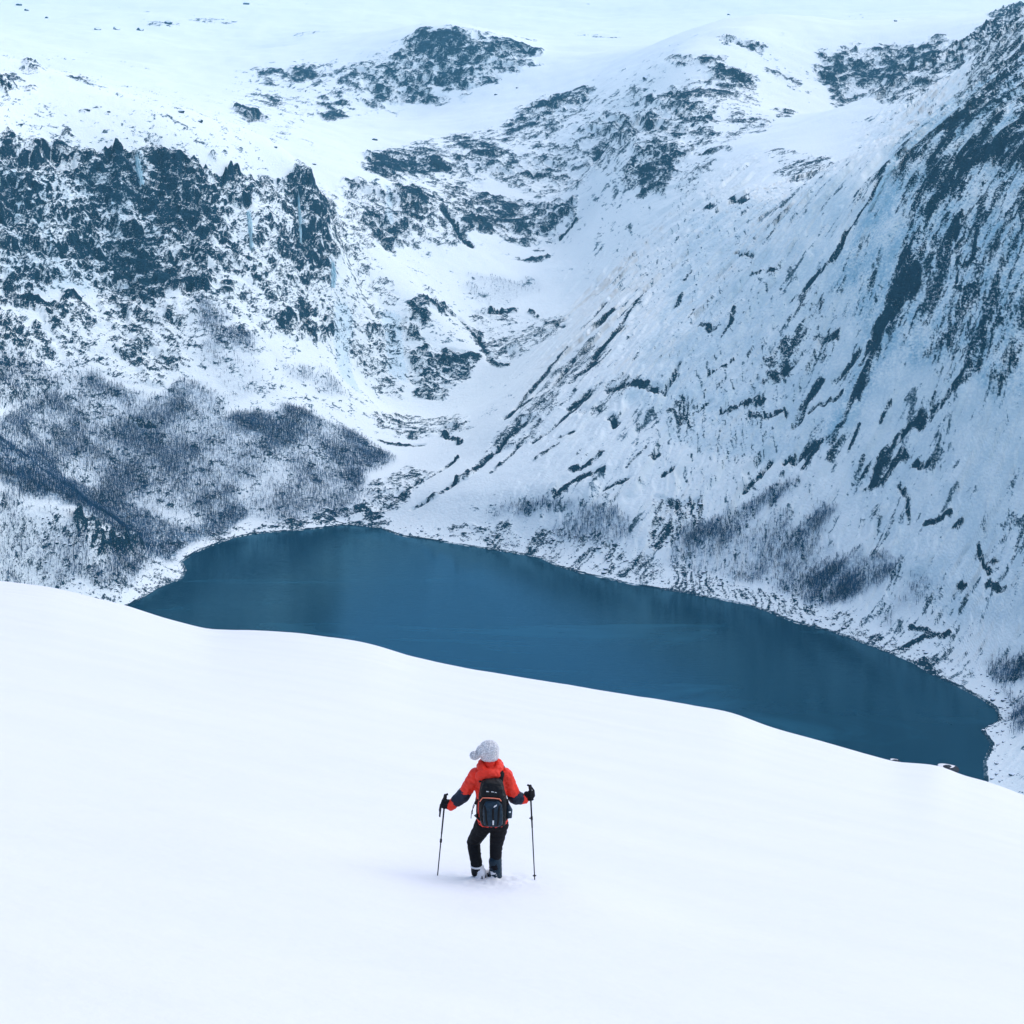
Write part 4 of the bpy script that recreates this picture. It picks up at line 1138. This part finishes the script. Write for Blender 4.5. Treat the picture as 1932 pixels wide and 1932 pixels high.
# gloves: palm, four fingers and a thumb closed round the grip
def pole_pt(tip, top, z):
    f = (z - tip[2]) / (top[2] - tip[2])
    return Vector(tip) + (Vector(top) - Vector(tip)) * f
LT = (-.583, .04, .0); LTop = (-.487, .13, .965)
RT = (.520, .10, .0); RTop = (.468, .135, 1.075)
for side, h_, w_, tip, top in ((-1, Lh, Lw, LT, LTop), (1, Rh, Rw, RT, RTop)):
    ax = (Vector(top) - Vector(tip)).normalized()
    c = pole_pt(tip, top, h_[2])
    wv = Vector(w_)
    inn = (wv - c); inn -= ax * inn.dot(ax); inn.normalize()      # from the grip towards the wrist
    bk = ax.cross(inn).normalized()
    if bk.y > 0: bk = -bk                                          # back of the hand towards the camera
    g = empty("glove"); g.parent = HK
    bm = bmesh.new()
    capsule(bm, wv + (wv - c) * .02, c + inn * .05, .036, .038)
    capsule(bm, c + inn * .045 + ax * .028, c + inn * .045 - ax * .032, .030, .028)
    finish("palm", bm, M_BLACK, g, .005, 2, .002, .04, 2)
    for k in range(4):
        zo = .040 - .025 * k
        r = (.0135, .0145, .014, .012)[k]; ln = (.95, 1.05, 1.0, .85)[k]
        p0 = c + ax * zo + inn * .040 + bk * .018
        p1 = c + ax * zo + inn * .002 * ln + bk * .034
        p2 = c + ax * zo - inn * .026 * ln + bk * .016
        p3 = c + ax * zo - inn * .024 * ln - bk * .016
        bm = bmesh.new()
        capsule(bm, p0, p1, r * 1.1, r); capsule(bm, p1, p2, r, r * .95); capsule(bm, p2, p3, r * .95, r * .85)
        finish("finger", bm, M_BLACK, g, .004, 1)
    bm = bmesh.new()
    capsule(bm, c + inn * .048 + ax * .02 - bk * .012, c + inn * .012 + ax * .045 - bk * .028, .016, .014)
    capsule(bm, c + inn * .012 + ax * .045 - bk * .028, c - inn * .016 + ax * .050 - bk * .018, .014, .012)
    finish("thumb", bm, M_BLACK, g, .004, 1)

# ------------------------------------------------------------------ trekking poles
def gnd(p):
    return float(fore(FOOT[0] + p[0], FOOT[1] + p[1]) - FOOT[2])
for tip, top, lab, sx in ((LT, LTop, "trekking pole planted left of the hiker, its strap hanging loose", -1), (RT, RTop, "trekking pole planted right of the hiker, held higher", 1)):
    T, U = Vector(tip), Vector(top)
    e = empty("trekking_pole", tuple(Vector(FOOT) + T * PS)); e.scale = (PS, PS, PS)
    tag(e, lab, "trekking pole", "trekking poles")
    ax = (U - T).normalized(); Ln = (U - T).length
    T0 = Vector((0, 0, 0)); U0 = U - T
    bm = bmesh.new(); tube_bm(bm, [T0 - ax * .10, T0 + ax * Ln * .55], [.0062, .0072], 10); finish("lower_shaft", bm, M_POLE, e)
    bm = bmesh.new(); tube_bm(bm, [T0 + ax * Ln * .54, U0 - ax * .13], [.0092, .0098], 10); finish("upper_shaft", bm, M_POLE, e)
    bm = bmesh.new(); capsule(bm, T0 + ax * Ln * (.44 if sx < 0 else .63), T0 + ax * Ln * (.47 if sx < 0 else .66), .013, .013)
    if sx > 0: capsule(bm, T0 + ax * Ln * .645, T0 + ax * Ln * .645 + Vector((-.022, 0, 0)), .008, .007)
    finish("clamp", bm, M_RUBBER, e)
    bm = bmesh.new(); tube_bm(bm, [U0 - ax * .16, U0 - ax * .12, U0 - ax * .05, U0 - ax * .02, U0 + ax * .012], [.012, .016, .016, .021, .016], 14); finish("grip", bm, M_RUBBER, e)
    bm = bmesh.new(); tube_bm(bm, [U0 + Vector((-.012, 0, 0)), U0 + Vector((.030 * -sx, 0, .014))], [.010, .013], 10); finish("grip_horn", bm, M_RUBBER, e)
    bm = bmesh.new(); tube_bm(bm, [T0 + ax * .005, T0 + ax * .012], [.022, .016], 14); finish("basket", bm, M_RUBBER, e)
    bm = bmesh.new()
    if sx < 0:
        tube_bm(bm, [U0 + Vector((-.012, -.01, -.02)), U0 + Vector((-.040, -.015, -.08)), U0 + Vector((-.056, -.02, -.16)), U0 + Vector((-.066, -.02, -.25)), U0 + Vector((-.064, -.015, -.17)), U0 + Vector((-.05, -.01, -.10))], [(.011, .004)] * 6, 8)
    else:
        tube_bm(bm, [U0 + Vector((.01, 0, -.01)), U0 + Vector((.040, -.01, -.05)), U0 + Vector((.046, -.02, -.11)), U0 + Vector((.02, -.03, -.15)), U0 + Vector((-.02, -.03, -.12))], [(.011, .004)] * 5, 8)
    finish("wrist_strap", bm, M_RUBBER, e)

# ------------------------------------------------------------------ backpack
BK = empty("backpack", tuple(FOOT)); BK.scale = (PS, PS, PS)
tag(BK, "black backpack with salmon piping worn on the hiker's back", "backpack")
bm = bmesh.new()
def rr(cx, cy, z, hx, hy):
    return [(cx + hx * math.copysign(abs(math.cos(a)) ** .55, math.cos(a)), cy + hy * math.copysign(abs(math.sin(a)) ** .55, math.sin(a)), z) for a in [6.28319 * k / 32 for k in range(32)]]
def loft(bm, rings):
    R = [[bm.verts.new(p) for p in r] for r in rings]
    for a, b in zip(R[:-1], R[1:]):
        for k in range(len(a)):
            bm.faces.new((a[k], a[(k + 1) % len(a)], b[(k + 1) % len(a)], b[k]))
    bm.faces.new(list(reversed(R[0]))); bm.faces.new(R[-1])
loft(bm, [rr(.055, -.17, .735, .09, .06), rr(.055, -.185, .75, .130, .08), rr(.053, -.195, .82, .147, .095), rr(.050, -.20, .95, .151, .10), rr(.046, -.19, 1.08, .150, .095), rr(.043, -.17, 1.17, .132, .085), rr(.042, -.15, 1.235, .115, .065), rr(.042, -.14, 1.26, .08, .045)])
finish("pack_body", bm, M_PACK, BK, .008, 3, .005, .1, 14)
bm = bmesh.new()
loft(bm, [rr(.044, -.24, 1.09, .11, .04), rr(.044, -.245, 1.11, .13, .055), rr(.043, -.225, 1.19, .120, .06), rr(.042, -.185, 1.25, .095, .05), rr(.042, -.165, 1.27, .06, .03)])
finish("lid", bm, M_PACK, BK, .008, 3, .006, .07, 15)
bm = bmesh.new()
loft(bm, [rr(.055, -.275, .765, .06, .03), rr(.055, -.285, .79, .100, .04), rr(.053, -.292, .90, .110, .04), rr(.05, -.288, 1.02, .098, .035), rr(.048, -.275, 1.06, .07, .025)])
fp = finish("front_pocket", bm, M_PACKB, BK, .008, 3, .006, .09, 16)
for cx in (-.035, .055, .125):
    bm = bmesh.new()
    tube_bm(bm, [(cx, -.315, 1.02), (cx * .9 + .005, -.336, .95), (cx * .85 + .008, -.336, .86), (cx * .7 + .016, -.325, .79)], [(.012, .006)] * 4, 8)
    finish("pocket_seam", bm, M_PACK, fp)
bm = bmesh.new()
tube_bm(bm, [(.056, -.339, .80), (.056, -.341, .855)], [(.007, .004), (.009, .004)], 8); finish("reflective_loop", bm, M_WHITE, fp)
bm = bmesh.new()
tube_bm(bm, [(-.092, -.275, 1.05), (-.075, -.30, 1.085), (-.06, -.305, 1.105), (0.0, -.312, 1.108), (.06, -.312, 1.104), (.125, -.30, 1.092), (.150, -.275, 1.05)], .006, 8)
finish("piping", bm, M_ORANGE, BK)
bm = bmesh.new()
tube_bm(bm, [(.064, -.334, 1.005), (.076, -.332, 1.018), (.092, -.330, 1.025)], [(.005, .004), (.009, .004), (.005, .004)], 8)
tube_bm(bm, [(.088, -.329, 1.02), (.094, -.329, 1.035)], [(.006, .004), (.003, .004)], 8)
finish("logo", bm, M_WHITE, BK)
for dx, dz, ln in ((-.02, 1.175, .035), (.035, 1.172, .03), (.075, 1.165, .02)):
    bm = bmesh.new(); tube_bm(bm, [(dx, -.292, dz), (dx + ln, -.290, dz - .004)], [(.005, .004), (.003, .004)], 8); finish("lid_print", bm, M_WHITE, BK)
for sx in (-1, 1):
    bm = bmesh.new()
    x0 = .03 + sx * .115
    tube_bm(bm, [(x0 - sx * .01, -.10, 1.21), (x0 + sx * .008, -.055, 1.30), (x0 + sx * .012, .03, 1.345), (x0 + sx * .01, .12, 1.30), (x0, .18, 1.18), (x0 + sx * .02, .16, 1.0), (x0 + sx * .045, .06, .88)], [(.028, .010)] * 7, 10)
    finish("shoulder_strap", bm, M_PACK, BK, None)
    bm = bmesh.new()
    tube_bm(bm, [(.05 + sx * .15, -.17, .80), (.05 + sx * .185, -.06, .79), (.05 + sx * .17, .08, .79), (.05 + sx * .06, .168, .79)], [(.030, .012)] * 4, 10)
    finish("hip_belt", bm, M_PACK, BK)
    bm = bmesh.new()
    tube_bm(bm, [(.05 + sx * .165, -.23, 1.06), (.05 + sx * .175, -.20, .98), (.05 + sx * .178, -.19, .90), (.05 + sx * .172, -.20, .82)], .008, 8)
    finish("side_strap", bm, M_PACK, BK)
bm = bmesh.new()
tube_bm(bm, [(.232, -.19, .83), (.236, -.19, .92), (.222, -.19, .97), (.215, -.19, .99)], [.032, .034, .022, .018], 14)
bt = finish("bottle", bm, M_PACKB, BK)
bm = bmesh.new(); tube_bm(bm, [(.238, -.222, .90), (.238, -.223, .915)], [.012, .012], 8); finish("bottle_mark", bm, M_WHITE, bt)
for k, (sx, dx) in enumerate(((-1, -.17), (-1, -.185))):
    bm = bmesh.new(); tube_bm(bm, [(dx + .035, -.14, 1.02 - .06 * k), (dx, -.16, .95 - .06 * k), (dx - .008, -.17, .86 - .05 * k)], .004, 6); finish("loose_strap", bm, M_PACK, BK)

# ================================================================== air: cold haze over the whole valley
bm = bmesh.new()
bmesh.ops.create_cube(bm, size=1, matrix=Matrix.Translation((0, 3700, 27)) @ Matrix.Diagonal((13000, 7900, 1086, 1)))
me = bpy.data.meshes.new("haze"); bm.to_mesh(me); bm.free()
hz = bpy.data.materials.new("cold_haze"); hz.use_nodes = True
hz.node_tree.nodes.clear()
ho = hz.node_tree.nodes.new("ShaderNodeOutputMaterial"); pv_ = hz.node_tree.nodes.new("ShaderNodeVolumePrincipled")
pv_.inputs["Color"].default_value = (0.34, 0.79, 1.0, 1)
pv_.inputs["Density"].default_value = 0.37e-4
pv_.inputs["Anisotropy"].default_value = 0.5
hz.node_tree.links.new(pv_.outputs[0], ho.inputs["Volume"])
tag(link("haze", me, hz), "thin cold blue haze filling the valley", "haze", kind="stuff")
